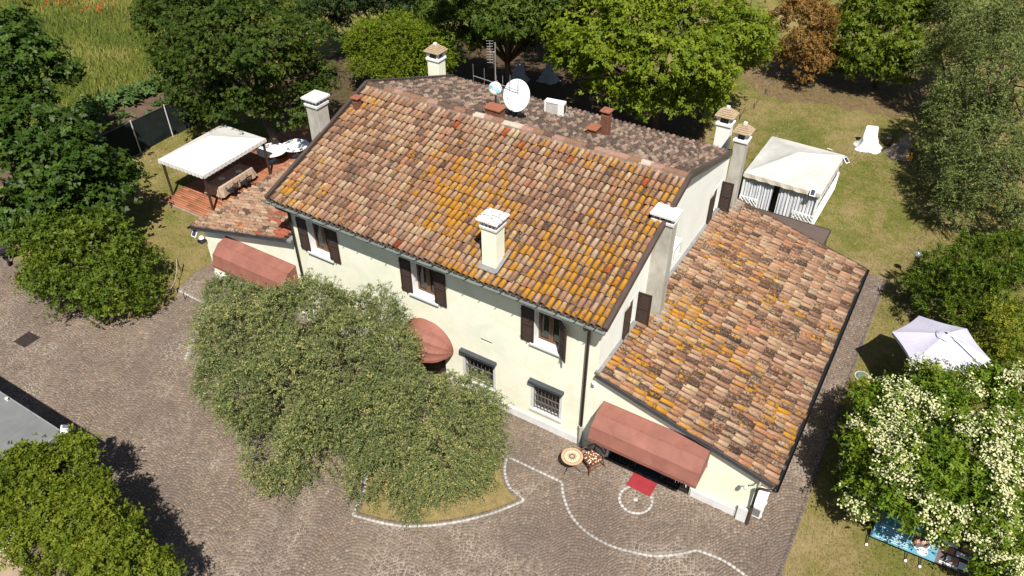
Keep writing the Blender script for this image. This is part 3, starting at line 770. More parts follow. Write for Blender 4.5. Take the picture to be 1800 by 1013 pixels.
def tile_slope(roof, origin, along, up, rows, x_range, lichen, moss, shade=1.0, seed=0, jitter=1.0, skip=None, expo=EXPO):
    """lays tile courses on a slope; x_range(v) gives the extent along the eave at height v up the slope"""
    rs = np.random.default_rng(seed)
    along = Vector(along).normalized(); up = Vector(up).normalized(); nor = along.cross(up).normalized()
    if nor.z < 0: nor = -nor
    O = Vector(origin); idx = len(ROOFS); ROOFS.append(roof)
    for r_ in range(rows):
        v = r_*expo
        lo, hi = x_range(v)
        n = int((hi-lo)/PITCH_W)
        for k in range(n):
            u = lo+(k+0.5)*(hi-lo)/n
            if skip and skip(u, v): continue
            P = O+along*(u+0.010*jitter*rs.standard_normal())+up*(v+0.018*jitter*rs.standard_normal())+nor*(0.03+0.006*rs.standard_normal())
            a = 0.022*jitter*rs.standard_normal(); t = -0.055+0.012*rs.standard_normal()
            X = (along*math.cos(a)+up*math.sin(a)).normalized()
            Yv = (-along*math.sin(a)+up*math.cos(a)).normalized()
            Y2 = (Yv*math.cos(t)+nor*math.sin(t)).normalized()
            Z = X.cross(Y2).normalized()
            if Z.dot(nor) < 0: X = -X; Z = -Z
            s = 1+0.03*rs.standard_normal()
            M = np.array([[X.x*s, Y2.x, Z.x*s, P.x], [X.y*s, Y2.y, Z.y*s, P.y], [X.z*s, Y2.z, Z.z*s, P.z], [0, 0, 0, 1]])
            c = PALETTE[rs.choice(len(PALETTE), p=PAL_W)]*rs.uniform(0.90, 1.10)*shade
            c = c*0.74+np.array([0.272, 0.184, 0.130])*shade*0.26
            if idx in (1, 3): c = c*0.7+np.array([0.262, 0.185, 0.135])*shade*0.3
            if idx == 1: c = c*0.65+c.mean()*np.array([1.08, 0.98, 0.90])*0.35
            ru = rs.random()
            if ru < 0.004 and idx in (0, 3): c = 0.46*np.array(lin(222, 112, 66))*rs.uniform(0.85, 1.05)
            wx, wy = P.x, P.y
            big = 0.5+0.25*math.sin(wx*0.9+1.3*math.sin(wy*0.7))+0.25*math.sin(wy*1.3+wx*0.45+2.0)
            L = lichen(u, v)*(0.35+1.0*big)*rs.choice([0.55, 0.9, 1.15, 1.5], p=[.25, .3, .3, .15])
            L = float(np.clip(L, 0, 0.95))
            mo = float(np.clip(moss(u, v)*rs.uniform(0.3, 1.6), 0, 1))
            if rs.random() < 0.07: c = c*0.68; mo = min(1, mo+0.2)
            d = (P-CAM).length
            TILES.append((d, idx, M, c, L, mo))

def deck(name, pts, m, label=None, thick=0.10):
    """roof board under the tiles, with thickness"""
    P = [Vector(p) for p in pts]
    n = (P[1]-P[0]).cross(P[2]-P[0]).normalized()
    if n.z < 0: P.reverse(); n = -n
    mb = MB(); k = len(P)
    mb.add([p for p in P]+[p-n*thick for p in P], [tuple(range(k)), tuple(reversed(range(k, 2*k)))]+[(i, k+i, k+(i+1) % k, (i+1) % k) for i in range(k)])
    return mb.build(name, m, house, label=label)

def channels(mb, origin, along, up, S, x_range, n):
    """the concave channel tiles seen in the gaps between the cover tiles"""
    along = Vector(along).normalized(); up = Vector(up).normalized(); nor = along.cross(up).normalized()
    if nor.z < 0: nor = -nor
    O = Vector(origin)
    for k in range(n+1):
        L0, H0 = x_range(0); L1, H1 = x_range(S)
        a = O+along*(L0+k*(H0-L0)/n); b = O+along*(L1+k*(H1-L1)/n)+up*S
        prof = ((-0.085, 0.055), (-0.04, 0.018), (0.04, 0.018), (0.085, 0.055))
        base = len(mb.v)
        for q in (a-up*0.03, b):
            for dx, dz in prof: mb.v.append(tuple(q+along*dx+nor*dz))
        for i in range(3): mb.f.append((base+i, base+i+1, base+4+i+1, base+4+i))

def clampf(v, a, b): return max(a, min(b, v))
# front slope of the main block
FS = Vector((0, 5.93, 2.05)); FSL = FS.length
roof_front = deck('roof', [(0.26, -0.44, 6.0), (0.22, 5.43, 8.03), (-12.98, 5.43, 8.03), (-13.0, -0.44, 6.0)], MT['tile_bed'], 'large front roof slope, orange with lichen towards the right')
tile_slope(roof_front, (0, -0.50, 6.0), (1, 0, 0), FS, 17, lambda v: (-12.96, 0.20),
           lambda u, v: clampf(0.46+0.036*(u+12.9)-0.030*v, 0.20, 0.90), lambda u, v: 0.40, 1.0, 1,
           skip=lambda u, v: -4.34 < u < -3.66 and 0.3 < v < 1.0)
mb = MB(); channels(mb, (0, -0.50, 6.0), (1, 0, 0), FS, FSL-0.1, lambda v: (-12.96, 0.20), 62)
mb.build('channel_tiles', MT['tile_bed'], roof_front, kind='stuff')
# back slope
BS = Vector((0, -6.1, 2.15)); BSL = BS.length
def back_range(v):
    t = v/BSL
    return (-13.30+0.30*t, -0.10+0.30*t)
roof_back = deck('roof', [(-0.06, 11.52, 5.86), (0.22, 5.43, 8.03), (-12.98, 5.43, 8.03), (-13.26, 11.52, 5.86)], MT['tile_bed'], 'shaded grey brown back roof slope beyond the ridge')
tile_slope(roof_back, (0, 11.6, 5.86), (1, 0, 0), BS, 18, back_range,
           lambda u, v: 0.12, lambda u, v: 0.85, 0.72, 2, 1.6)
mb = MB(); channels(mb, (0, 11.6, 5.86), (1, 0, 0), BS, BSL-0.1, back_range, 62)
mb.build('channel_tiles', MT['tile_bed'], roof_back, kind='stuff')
# right wing slope, falling to the right
RS_ = Vector((-5.93, 0, 1.52)); RSL = RS_.length
roof_right = deck('roof', [(0.0, -0.12, 3.74), (5.88, -0.12, 2.22), (5.88, 12.02, 2.22), (0.0, 12.02, 3.74)], MT['tile_bed'], 'low roof of the right wing, mottled brown and orange')
tile_slope(roof_right, (5.93, 0, 2.22), (0, 1, 0), RS_, 15, lambda v: (-0.11, 12.0),
           lambda u, v: clampf(0.66-0.032*u, 0.16, 0.66), lambda u, v: 0.60, 1.0, 3, 1.5, None, 0.405)
mb = MB(); channels(mb, (5.93, 0, 2.22), (0, 1, 0), RS_, RSL-0.1, lambda v: (-0.11, 12.0), 57)
mb.build('channel_tiles', MT['tile_bed'], roof_right, kind='stuff')
# left wing slope, falling to the left
LS = Vector((5.80, 0, 1.50)); LSL = LS.length
roof_left = deck('roof', [(-18.52, -0.24, 2.66), (-12.735, -0.24, 4.15), (-12.735, 8.1, 4.15), (-18.52, 8.1, 2.66)], MT['tile_bed'], 'small roof of the left wing, rusty and dark tiles')
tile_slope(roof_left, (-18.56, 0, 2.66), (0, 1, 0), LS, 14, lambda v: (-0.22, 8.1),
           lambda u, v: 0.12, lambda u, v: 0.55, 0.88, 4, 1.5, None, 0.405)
# redder replacement tiles by the wall of the main block
for i, tl in enumerate(TILES):
    if tl[1] == 3:
        x, y = tl[2][0, 3], tl[2][1, 3]
        q = math.exp(-((x+13.4)**2/1.3+(y-0.7)**2/3.0))+0.6*math.exp(-((x+14.8)**2/0.7+(y-2.4)**2/0.8))
        if rnd.random() < q*0.8: TILES[i] = (tl[0], 3, tl[2], 0.50*np.array(lin(190, 112, 86))*rnd.uniform(0.7, 1.1), 0.0, 0.25)
mb = MB(); channels(mb, (-18.56, 0, 2.66), (0, 1, 0), LS, LSL-0.1, lambda v: (-0.22, 8.1), 39)
mb.build('channel_tiles', MT['tile_bed'], roof_left, kind='stuff')

def lay_tiles():
    order = sorted(range(len(TILES)), key=lambda i: TILES[i][0])
    # the nearest 300 are objects of their own, shared among a few dozen meshes
    single = order[:300]; sset = set(single)
    keyed = {}
    for i in single:
        d, idx, M, c, L, mo = TILES[i]
        key = (int(c.sum()*14), int(c[0]/max(c[2], 1e-3)*1.2), int(L*3.99), int(mo*2))
        if key not in keyed:
            n = len(TV)
            C = np.tile(np.array([[*c, L]]), (n, 1))
            keyed[key] = np_mesh('roof_tile', TV, TF, MT['tile'], {'tint': ('POINT', C), 'moss': ('POINT', np.full(n, mo))})
        o = bpy.data.objects.new('roof_tile', keyed[key])
        link(o, ROOFS[idx]); o.matrix_world = Matrix(M.tolist())
    for idx, roof in enumerate(ROOFS):
        sel = [i for i in range(len(TILES)) if TILES[i][1] == idx and i not in sset]
        if not sel: continue
        Ms = np.array([TILES[i][2] for i in sel]); n = len(sel); m = len(TV)
        V = np.einsum('nij,kj->nki', Ms[:, :3, :3], TV)+Ms[:, None, :3, 3]
        F = (np.arange(n)*m)[:, None, None]+TF[None]
        C = np.array([[*TILES[i][3], TILES[i][4]] for i in sel]).repeat(m, 0)
        mo = np.array([TILES[i][5] for i in sel]).repeat(m)
        me = np_mesh('roof_tiles', V.reshape(-1, 3), F.reshape(-1, 4), MT['tile'], {'tint': ('POINT', C), 'moss': ('POINT', mo)})
        o = link(bpy.data.objects.new('roof_tiles', me), roof); o['kind'] = 'stuff'
lay_tiles()

# ridge tiles, pale mortared ones among brown ones
def ridge_mesh(c, mo, L):
    pts, F = [], []; n = 7; m = n+1
    for (x, w) in ((0, 0.30), (0.47, 0.26)):
        for rr in (1, 0.86):
            for k in range(m):
                a = math.pi*k/n
                pts.append((x, -math.cos(a)*w/2*rr, math.sin(a)*w*0.5*rr))
    for k in range(n):
        F += [(k, 2*m+k, 2*m+k+1, k+1), (m+k, m+k+1, k+1, k)]
    V = np.array(pts)
    return np_mesh('ridge_tile', V, np.array(F), MT['tile'], {'tint': ('POINT', np.tile([[*c, L]], (len(V), 1))), 'moss': ('POINT', np.full(len(V), mo))})
RM = [ridge_mesh(tuple(0.66*np.array(lin(205, 186, 170))), 0.1, 0.0), ridge_mesh(tuple(0.5*np.array(lin(164, 126, 102))), 0.5, 0.1), ridge_mesh(tuple(0.5*np.array(lin(128, 100, 84))), 0.7, 0.15), ridge_mesh(tuple(0.5*np.array(lin(190, 150, 132))), 0.3, 0.1)]
x = -12.95; k = 0
while x < 0.0:
    o = link(bpy.data.objects.new('ridge_tile', RM[rnd.choice([0, 1, 2, 3, 1, 2])]), roof_front)
    o.location = (x, 5.44+rnd.uniform(-.012, .012), 8.055+rnd.uniform(-.01, .01)); o.rotation_euler = (0, -0.06, rnd.uniform(-.02, .02))
    x += 0.41
mb = MB()
mb.grid([[(-13.0, 5.22, 8.02), (0.2, 5.22, 8.02)], [(-13.0, 5.30, 8.10), (0.2, 5.30, 8.10)], [(-13.0, 5.58, 8.10), (0.2, 5.58, 8.10)], [(-13.0, 5.68, 8.01), (0.2, 5.68, 8.01)]])
mb.build('ridge_mortar', simple('ridge_mortar', (0.20, 0.165, 0.135), (0.085, 0.066, 0.055), 5, 0.95, 0.1, bump=0.5, bscale=20), roof_front)

# verges: folded brown metal along the gable edges
def verge(pts, parent, w=0.13, h=0.20, m='flashing'):
    mb = MB()
    for a, b in zip(pts[:-1], pts[1:]): mb.bar(a, b, w, h)
    return mb.build('verge', MT[m], parent)
verge([(0.31, -0.52, 6.06), (0.28, 5.43, 8.12)], roof_front)
verge([(-13.05, -0.52, 6.06), (-13.05, 5.43, 8.12)], roof_front)
verge([(0.28, 5.45, 8.12), (-0.02, 11.6, 5.95)], roof_back)
verge([(-13.05, 5.45, 8.12), (-13.36, 11.6, 5.95)], roof_back)
verge([(0.0, -0.165, 3.72), (5.9, -0.165, 2.20)], roof_right, 0.03, 0.13, 'slate')
verge([(-18.55, -0.26, 2.63), (-12.74, -0.26, 4.13)], roof_left, 0.03, 0.13, 'slate')
# flashing strip where the right wing roof meets the gable wall
MB().bar((0.04, -0.1, 3.80), (0.04, 12.0, 3.80), 0.16, 0.05).build('wall_flashing', MT['lead'], roof_right)
MB().bar((-12.66, -0.30, 4.17), (-12.70, 0.10, 4.17), 0.18, 0.10).build('wall_flashing', MT['lead'], roof_left)
# under the eaves
mb = MB()
mb.poly((0.26, -0.42, 5.95), (-13.0, -0.42, 5.95), (-13.0, 0.02, 5.99), (0.26, 0.02, 5.99))
mb.box(-13.0, 0.26, -0.46, -0.425, 5.82, 5.985)
mb.build('eaves_board', MT['soffit'], roof_front)

def half_gutter(name, a, b, r, m, parent, brackets=0):
    a, b = Vector(a), Vector(b); d = (b-a).normalized(); s = d.cross(Vector((0, 0, 1))).normalized()
    mb = MB(); n = 8
    rows = []
    for k in range(n+1):
        t = math.pi*k/n
        off = s*math.cos(t)*r+Vector((0, 0, -math.sin(t)*r))
        rows.append([a+off, b+off])
    mb.grid(rows)
    rows = []
    for k in range(n+1):
        t = math.pi*k/n
        off = s*math.cos(t)*(r-0.006)+Vector((0, 0, -math.sin(t)*(r-0.006)))
        rows.append([b+off, a+off])
    mb.grid(rows)
    for q in (1, -1): mb.tube([a+s*q*r, b+s*q*r], 0.011, 6)
    for e, sg in ((a, 1), (b, -1)):
        mb.poly(*[e+s*math.cos(math.pi*k/n)*r+Vector((0, 0, -math.sin(math.pi*k/n)*r)) for k in range(n+1)])
    g = mb.build(name, MT[m], parent)
    if brackets:
        bm = MB()
        for k in range(brackets):
            p = a+d*((k+0.5)*(b-a).length/brackets)
            bm.bar(p-s*r*1.05+Vector((0, 0, .012)), p+s*r*1.05+Vector((0, 0, .012)), 0.03, 0.008)
            bm.bar(p-s*r*0.95+Vector((0, 0, .012)), p-s*r*2.4+Vector((0, 0, .10)), 0.03, 0.008)
        bm.build('gutter_brackets', MT['dark_metal'], g, kind='stuff')
    return g
half_gutter('gutter', (0.34, -0.56, 5.98), (-13.12, -0.56, 5.98), 0.085, 'gutter', house, 21)
half_gutter('gutter', (6.02, 12.1, 2.20), (6.02, -0.25, 2.20), 0.065, 'black_gutter', house)
half_gutter('gutter', (-18.64, -0.32, 2.64), (-18.64, 8.15, 2.64), 0.055, 'black_gutter', house)
half_gutter('gutter', (-13.45, 11.7, 5.84), (0.0, 11.7, 5.84), 0.07, 'black_gutter', house)
# rain pipes
dp = MB().tube([(-0.33, -0.56, 5.90), (-0.33, -0.50, 5.75), (-0.36, -0.10, 5.45), (-0.37, -0.09, 1.0)], 0.052, 10).build('downpipe', MT['copper'], house, smooth=True)
mb = MB().tube([(-0.37, -0.09, 1.02), (-0.37, -0.09, 0.02)], 0.07, 10)
mb.tube([(-0.37, -0.09, 1.06), (-0.37, -0.09, 0.98)], 0.082, 10)
mb.build('pipe_foot', MT['cement'], dp, smooth=False)
dp = MB().tube([(-12.62, -0.56, 5.90), (-12.60, -0.45, 5.75), (-12.55, -0.10, 5.40), (-12.53, -0.09, 0.9)], 0.052, 10).build('downpipe', MT['copper'], house, smooth=True)
MB().tube([(-12.53, -0.09, 0.95), (-12.53, -0.09, 0.02)], 0.07, 10).build('pipe_foot', MT['cement'], dp)
dp = MB().tube([(6.02, -0.16, 2.13), (5.80, -0.2, 2.02), (5.62, -0.22, 2.0), (5.52, -0.16, 1.85), (5.52, -0.10, 0.85)], 0.045, 10).build('downpipe', MT['copper'], house, smooth=True)
MB().tube([(5.52, -0.10, 0.88), (5.52, -0.10, 0.02)], 0.065, 10).build('pipe_foot', MT['copper'], dp)

# ---- windows
def shutter(parent, cx, cy, cz, w, h, ang, label=None):
    """louvred shutter; hinge edge at (cx,cy), opens along direction ang"""
    M = Matrix.Translation((cx, cy, cz)) @ Matrix.Rotation(ang, 4, 'Z')
    t = 0.042; fr = 0.065
    mb = MB()
    mb.box(0, fr, -t, 0, 0, h, M); mb.box(w-fr, w, -t, 0, 0, h, M)
    for z in (0, h*0.5-fr/2, h-fr): mb.box(fr, w-fr, -t+0.002, -0.002, z, z+fr, M)
    s = mb.build('shutter', MT['shutter'], parent, label=label)
    lv = MB(); n = 9
    for z0, z1 in ((fr, h*0.5-fr/2), (h*0.5+fr/2, h-fr)):
        for k in range(n):
            z = z0+(k+0.5)*(z1-z0)/n; hh = (z1-z0)/n*0.52
            p = [(fr, -t+0.004, z-hh), (w-fr, -t+0.004, z-hh), (w-fr, -0.004, z+hh*0.9), (fr, -0.004, z+hh*0.9)]
            q = [(a, b, c+0.008) for a, b, c in p]
            lv.add([M @ Vector(v) for v in p+q], [(0, 3, 2, 1), (4, 5, 6, 7), (0, 1, 5, 4), (1, 2, 6, 5), (2, 3, 7, 6), (3, 0, 4, 7)])
    lv.build('louvres', MT['shutter'], s, kind='stuff')
    hg = MB()
    for z in (0.12, h-0.12): hg.box(-0.03, 0.10, -t-0.008, -t, z-0.012, z+0.012, M)
    hg.box(w*0.5, w*0.5+0.02, -t-0.02, -t, -0.05, 0.03, M)
    hg.build('hinge', MT['dark_metal'], s)
    return s

def window_up(h, open_left=False):
    x0, x1, z0, z1 = h
    mb = MB()
    w = 0.10
    for a, b in ((x0-w, x0+0.006), (x1-0.006, x1+w)): mb.box(a, b, -0.012, 0.40, z0+0.006, z1-0.006)
    mb.box(x0-w, x1+w, -0.012, 0.40, z1-0.0058, z1+w)
    win = mb.build('window', MT['white'], house)
    MB().bbox(x0-0.14, x1+0.14, -0.10, 0.40, z0-0.075, z0+0.005, 0.012).build('sill', MT['white_stone'], win)
    y = 0.31; f = 0.075; xm = (x0+x1)/2
    fm = MB()
    for a, b in ((x0, xm-0.004), (xm+0.004, x1)):
        fm.box(a+0.002, a+f, y-0.05, y+0.02, z0+0.002, z1-0.002); fm.box(b-f, b-0.002, y-0.05, y+0.02, z0+0.002, z1-0.002)
        fm.box(a+f, b-f, y-0.048, y+0.018, z0+0.002, z0+f); fm.box(a+f, b-f, y-0.048, y+0.018, z1-f, z1-0.002)
    fm.build('frame', MT['casement'], win)
    gm = MB()
    for a, b in ((x0, xm), (xm, x1)): gm.box(a+f-0.01, b-f+0.01, y-0.012, y-0.004, z0+f-0.01, z1-f+0.01)
    gm.build('pane', MT['glass'], win)
    cm = MB(); n = 24
    for a, b in ((x0+0.05, x0+0.30), (x1-0.36, x1-0.05)):
        cm.grid([[(a+(b-a)*i/n, y+0.06+0.012*math.sin(i*1.9), z) for i in range(n+1)] for z in (z0+0.05, z1-0.05)])
    cm.build('curtain', MT['curtain'], win)
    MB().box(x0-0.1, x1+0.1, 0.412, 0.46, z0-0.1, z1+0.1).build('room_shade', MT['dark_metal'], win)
    return win
for i, h in enumerate(W_UP):
    window_up(h)
    # left leaf folded flat on the wall, right leaf likewise; the last one stands ajar
    shutter(house, h[0]-0.46-0.01, -0.02, h[2]-0.0, 0.46, h[3]-h[2], 0.0)
    if i < 2: shutter(house, h[1]+0.01, -0.02, h[2]-0.0, 0.47, h[3]-h[2], 0.0)
    else: shutter(house, h[1]+0.01, -0.02, h[2]-0.0, 0.47, h[3]-h[2], R(-38), 'shutter leaf standing ajar from the wall')
# ground floor windows with slate hoods and iron grilles
for h in W_LO:
    x0, x1, z0, z1 = h
    mb = MB()
    for a, b in ((x0-0.09, x0+0.006), (x1-0.006, x1+0.09)): mb.box(a, b, -0.015, 0.244, z0+0.006, z1)
    mb.box(x0-0.11, x1+0.11, -0.06, 0.244, z0-0.09, z0+0.005)
    win = mb.build('window', MT['white_stone'], house)
    MB().bbox(x0-0.14, x1+0.14, -0.17, 0.02, z1+0.0, z1+0.13, 0.015).build('hood', MT['slate'], win)
    MB().box(x0, x1, 0.18, 0.20, z0, z1).build('pane', MT['glass'], win)
    g = MB(); n = 7
    for k in range(n+1):
        x = x0+0.03+k*(x1-x0-0.06)/n; g.tube([(x, 0.03, z0), (x, 0.03, z1)], 0.010, 6)
    for z in (z0+0.12, z0+0.42, z0+0.72, z0+1.02): g.box(x0, x1, 0.020, 0.042, z-0.014, z+0.014)
    for k in range(n):
        x = x0+0.03+(k+0.5)*(x1-x0-0.06)/n
        for z in (z0+0.27, z0+0.57): g.tube([(x+0.05*math.cos(a*math.pi/4), 0.03, z+0.09*math.sin(a*math.pi/4)) for a in range(9)], 0.006, 5, False)
    g.build('grille', MT['iron_grey'], win)
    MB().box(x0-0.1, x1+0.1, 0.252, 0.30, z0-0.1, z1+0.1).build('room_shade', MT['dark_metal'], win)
MB().box(SLOT[0]-0.02, SLOT[1]+0.02, 0.02, 0.13, SLOT[2]+0.004, SLOT[3]-0.004).build('vent_slot_shade', MT['dark_metal'], house)  # dark block standing in for the shade inside the vent opening
# gable windows: one leaf folded on the wall, the other standing out at right angles
for (y0, y1, z0, z1) in (G1, G2):
    mb = MB()
    for a, b in ((y0-0.08, y0+0.006), (y1-0.006, y1+0.08)): mb.box(-0.244, 0.012, a, b, z0+0.006, z1-0.006)
    mb.box(-0.244, 0.012, y0-0.08, y1+0.08, z1-0.0058, z1+0.08); mb.box(-0.244, 0.04, y0-0.1, y1+0.1, z0-0.06, z0+0.005)
    win = mb.build('window', MT['white'], house)
    MB().box(-0.20, -0.18, y0, y1, z0, z1).build('pane', MT['glass'], win)
    fm = MB()
    ym = (y0+y1)/2
    for a, b in ((y0, y0+0.06), (ym-0.04, ym+0.04), (y1-0.06, y1)): fm.box(-0.178, -0.12, a, b, z0+0.002, z1-0.002)
    fm.build('frame', MT['casement'], win)
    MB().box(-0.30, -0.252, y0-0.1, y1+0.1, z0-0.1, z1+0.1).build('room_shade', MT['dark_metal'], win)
    shutter(house, 0.06, y0-0.02-0.44, z0, 0.44, z1-z0, R(90))
    shutter(house, 0.02, y1+0.06, z0, 0.46, z1-z0, R(3), 'shutter leaf standing straight out from the gable')

# doors
def glazed_door(x0, x1, z0, z1, name, grille=False):
    y = 0.12; f = 0.06
    mb = MB()
    mb.box(x0+0.002, x0+f, y-0.04, y+0.02, z0+0.03, z1-0.002); mb.box(x1-f, x1-0.002, y-0.04, y+0.02, z0+0.03, z1-0.002)
    mb.box(x0+f, x1-f, y-0.038, y+0.018, z0+0.03, z0+0.03+f); mb.box(x0+f, x1-f, y-0.038, y+0.018, z1-f, z1-0.002)
    for k in (1, 2):
        z = z0+(z1-z0)*k/3; mb.box(x0+f, x1-f, y-0.030, y+0.012, z-0.015, z+0.015)
    d = mb.build(name, MT['dark_metal'], house)
    MB().box(x0+f, x1-f, y-0.006, y, z0+0.09, z1-f).build('pane', MT['glass'], d)
    if grille:
        g = MB(); n = 7
        for k in range(n+1):
            x = x0+f+k*(x1-x0-2*f)/n; g.tube([(x, 0.02, z0+0.05), (x, 0.02, z1-0.05)], 0.009, 5)
        for z in (z0+0.1, z0+0.55, z0+0.62, z0+1.2, z1-0.1): g.box(x0+f, x1-f, 0.010, 0.030, z-0.012, z+0.012)
        g.build('grille', MT['iron_grey'] if grille == 2 else MT['rust'], d)
    return d
glazed_door(0.70, 1.62, 0, 2.12, 'glazed_door', 1)
dl = glazed_door(2.62, 3.52, 0, 2.12, 'glazed_door', 1)
# ironwork ornament of three scrolls standing behind the right hand grille
sc = MB()
for k in range(5):
    x = 3.04+0.09*k
    sc.tube([(x+0.035*math.cos(a*0.6), -0.01, 0.30+0.05*k % 0.2+a*0.045+0.03*math.sin(a*0.9)) for a in range(13)], 0.014, 5)
sc.build('scrollwork', MT['white'], dl)
mb = MB(); mb.box(1.62, 1.68, 0.02, 0.16, 0.03, 2.118); mb.box(2.56, 2.62, 0.02, 0.16, 0.03, 2.118)
mb.box(0.67, 3.55, -0.02, 0.24, 0.006, 0.03)
mb.build('door_frame', MT['dark_metal'], house)
MB().box(1.60, 2.64, 0.20, 0.245, 0.0, 2.118).build('entrance_shade', MT['dark_metal'], house)
MB().box(0.0+0.6, 3.62, 0.252, 0.30, 0, 2.3).build('entrance_shade', MT['dark_metal'], house)
MB().box(1.70, 2.54, -0.02, 0.20, 0.031, 0.045).build('threshold', simple('blue_grey_threshold', (0.035, 0.048, 0.066), (0.026, 0.035, 0.048), 3, 0.6, 0.3), house)
mb = MB(); mb.box(-7.25, -5.95, 0.14, 0.20, 0, 2.05); d = mb.build('front_door', MT['shutter'], house)
mb = MB()
for a in (-7.15, -6.55):
    for z in (0.15, 1.1): mb.bbox(a, a+0.5, 0.11, 0.139, z, z+0.8, 0.01)
mb.build('door_panel', MT['shutter'], d)
mb = MB()
for k in range(4): mb.box(-16.0+0.675*k+0.01, -16.0+0.675*(k+1)-0.01, 0.12, 0.17, 0.02, 2.15)
mb.build('garage_door', simple('olive_door', (0.15, 0.135, 0.085), (0.11, 0.10, 0.065), 2, 0.7, 0.25), house)

# ---- chimneys
def chimney(x0, x1, y0, y1, zb, zt, style, stack='cement', label=None):
    st = MB().bbox(x0, x1, y0, y1, zb, zt, 0.012).build('chimney', MT[stack], house, label=label)
    cx, cy, w, d = (x0+x1)/2, (y0+y1)/2, x1-x0, y1-y0
    o = 0.05
    if style == 'white':
        MB().bbox(x0-o, x1+o, y0-o, y1+o, zt, zt+0.10, 0.015).build('collar', MT['white_stone'], st)
        h = 0.16
        for i in range(4):
            for j in range(4):
                if 0 < i < 3 and 0 < j < 3: continue
                px = x0+0.03+i*(w-0.06)/3; py = y0+0.03+j*(d-0.06)/3
                MB().box(px-0.026, px+0.026, py-0.026, py+0.026, zt+0.10, zt+0.10+h).build('vent_pillar', MT['white_stone'], st)
        MB().box(x0+0.09, x1-0.09, y0+0.09, y1-0.09, zt+0.10, zt+0.10+h-0.01).build('flue', MT['rust'], st)
        z = zt+0.10+h; e = 0.10
        mb = MB(); mb.bbox(x0-e, x1+e, y0-e, y1+e, z, z+0.075, 0.012)
        q = 0.05
        mb.add([(x0-q, y0-q, z+0.075), (x1+q, y0-q, z+0.075), (x1+q, y1+q, z+0.075), (x0-q, y1+q, z+0.075),
                (cx-0.05, cy-0.05, z+0.17), (cx+0.05, cy-0.05, z+0.17), (cx+0.05, cy+0.05, z+0.17), (cx-0.05, cy+0.05, z+0.17)],
               [(0, 1, 5, 4), (1, 2, 6, 5), (2, 3, 7, 6), (3, 0, 4, 7), (4, 5, 6, 7)])
        mb.build('cap', MT['white_stone'], st)
    elif style == 'flat':
        MB().bbox(x0-o, x1+o, y0-o, y1+o, zt, zt+0.08, 0.012).build('collar', MT['white_stone'], st)
        h = 0.15
        for i in range(5):
            for j in range(5):
                if 0 < i < 4 and 0 < j < 4: continue
                px = x0+i*w/4; py = y0+j*d/4
                MB().box(px-0.025, px+0.025, py-0.025, py+0.025, zt+0.08, zt+0.08+h).build('vent_pillar', MT['white_stone'], st)
        MB().box(x0+0.10, x1-0.10, y0+0.10, y1-0.10, zt+0.08, zt+0.08+h-0.01).build('flue', MT['rust'], st)
        z = zt+0.08+h
        mb = MB(); mb.bbox(x0-0.09, x1+0.09, y0-0.09, y1+0.09, z, z+0.05, 0.01); mb.bbox(x0-0.12, x1+0.12, y0-0.12, y1+0.12, z+0.052, z+0.11, 0.012)
        mb.build('cap', MT['lichen_stone'], st)
    else:
        MB().bbox(x0-o, x1+o, y0-o, y1+o, zt, zt+0.09, 0.012).build('collar', MT['white'], st)
        h = 0.24; mb = MB()
        for px in (x0+0.045, x1-0.045):
            for py in (y0+0.045, y1-0.045): mb.box(px-0.05, px+0.05, py-0.05, py+0.05, zt+0.09, zt+0.09+h)
        mb.box(x0-0.01, x1+0.01, y0-0.01, y1+0.01, zt+0.09+h, zt+0.13+h)
        mb.build('vent_pillar', MT['white'], st)
        MB().box(x0+0.10, x1-0.10, y0+0.10, y1-0.10, zt+0.09, zt+0.09+h-0.005).build('flue', MT['rust'], st)
        z = zt+0.13+h
        for k in range(5):
            e = 0.11-k*0.062
            MB().bbox(x0-e, x1+e, y0-e, y1+e, z+k*0.056, z+(k+1)*0.056-0.006, 0.008).build('cap_course', MT['cap_brick'], st)
        z += 5*0.056
        MB().bbox(cx-0.07, cx+0.07, cy-0.07, cy+0.07, z, z+0.09, 0.012).build('finial', MT['white_stone'], st)
    return st
t = NT('lichen_stone')
c = t.mix(t.step(t.noise(13, 4, 0.6), 0.50, 0.60), (0.72, 0.71, 0.67), (0.16, 0.15, 0.13))
c = t.mix(t.step(t.noise(4, 4, 0.6), 0.62, 0.68), c, (0.55, 0.27, 0.03))
MT['lichen_stone'] = t.base(c, 0.9, 0.15)
chimney(-4.27, -3.74, 0.05, 0.56, 5.95, 7.66, 'flat', 'plaster', 'chimney with a flat lichen spotted white cap')
mb = MB().bar((-4.36, -0.06, 6.245), (-3.65, -0.06, 6.245), 0.24, 0.03)
mb.bar((-4.33, -0.10, 6.23), (-4.33, 0.72, 6.52), 0.12, 0.03); mb.bar((-3.68, -0.10, 6.23), (-3.68, 0.72, 6.52), 0.12, 0.03)
mb.build('chimney_flashing', MT['lead'], roof_front)
chimney(-0.10, 0.56, 3.48, 3.96, 2.9, 7.38, 'white', 'cement', 'tall grey gable chimney with white pyramid cap')
chimney(0.03, 0.50, 11.22, 11.70, 2.9, 6.62, 'brick', 'cement', 'tall chimney at the back corner with stepped brick cap')
chimney(-0.92, -0.38, 11.82, 12.30, 0.0, 6.80, 'brick', 'side_plaster', 'cream chimney behind the back eave with stepped brick cap')
chimney(-14.02, -13.42, 10.6, 11.15, 0.0, 7.0, 'brick', 'plaster', 'chimney at the far left corner with stepped brick cap')
chimney(-13.62, -13.08, 2.62, 3.2, 0.0, 8.2, 'white', 'cement', 'grey chimney outside the left gable with white cap')
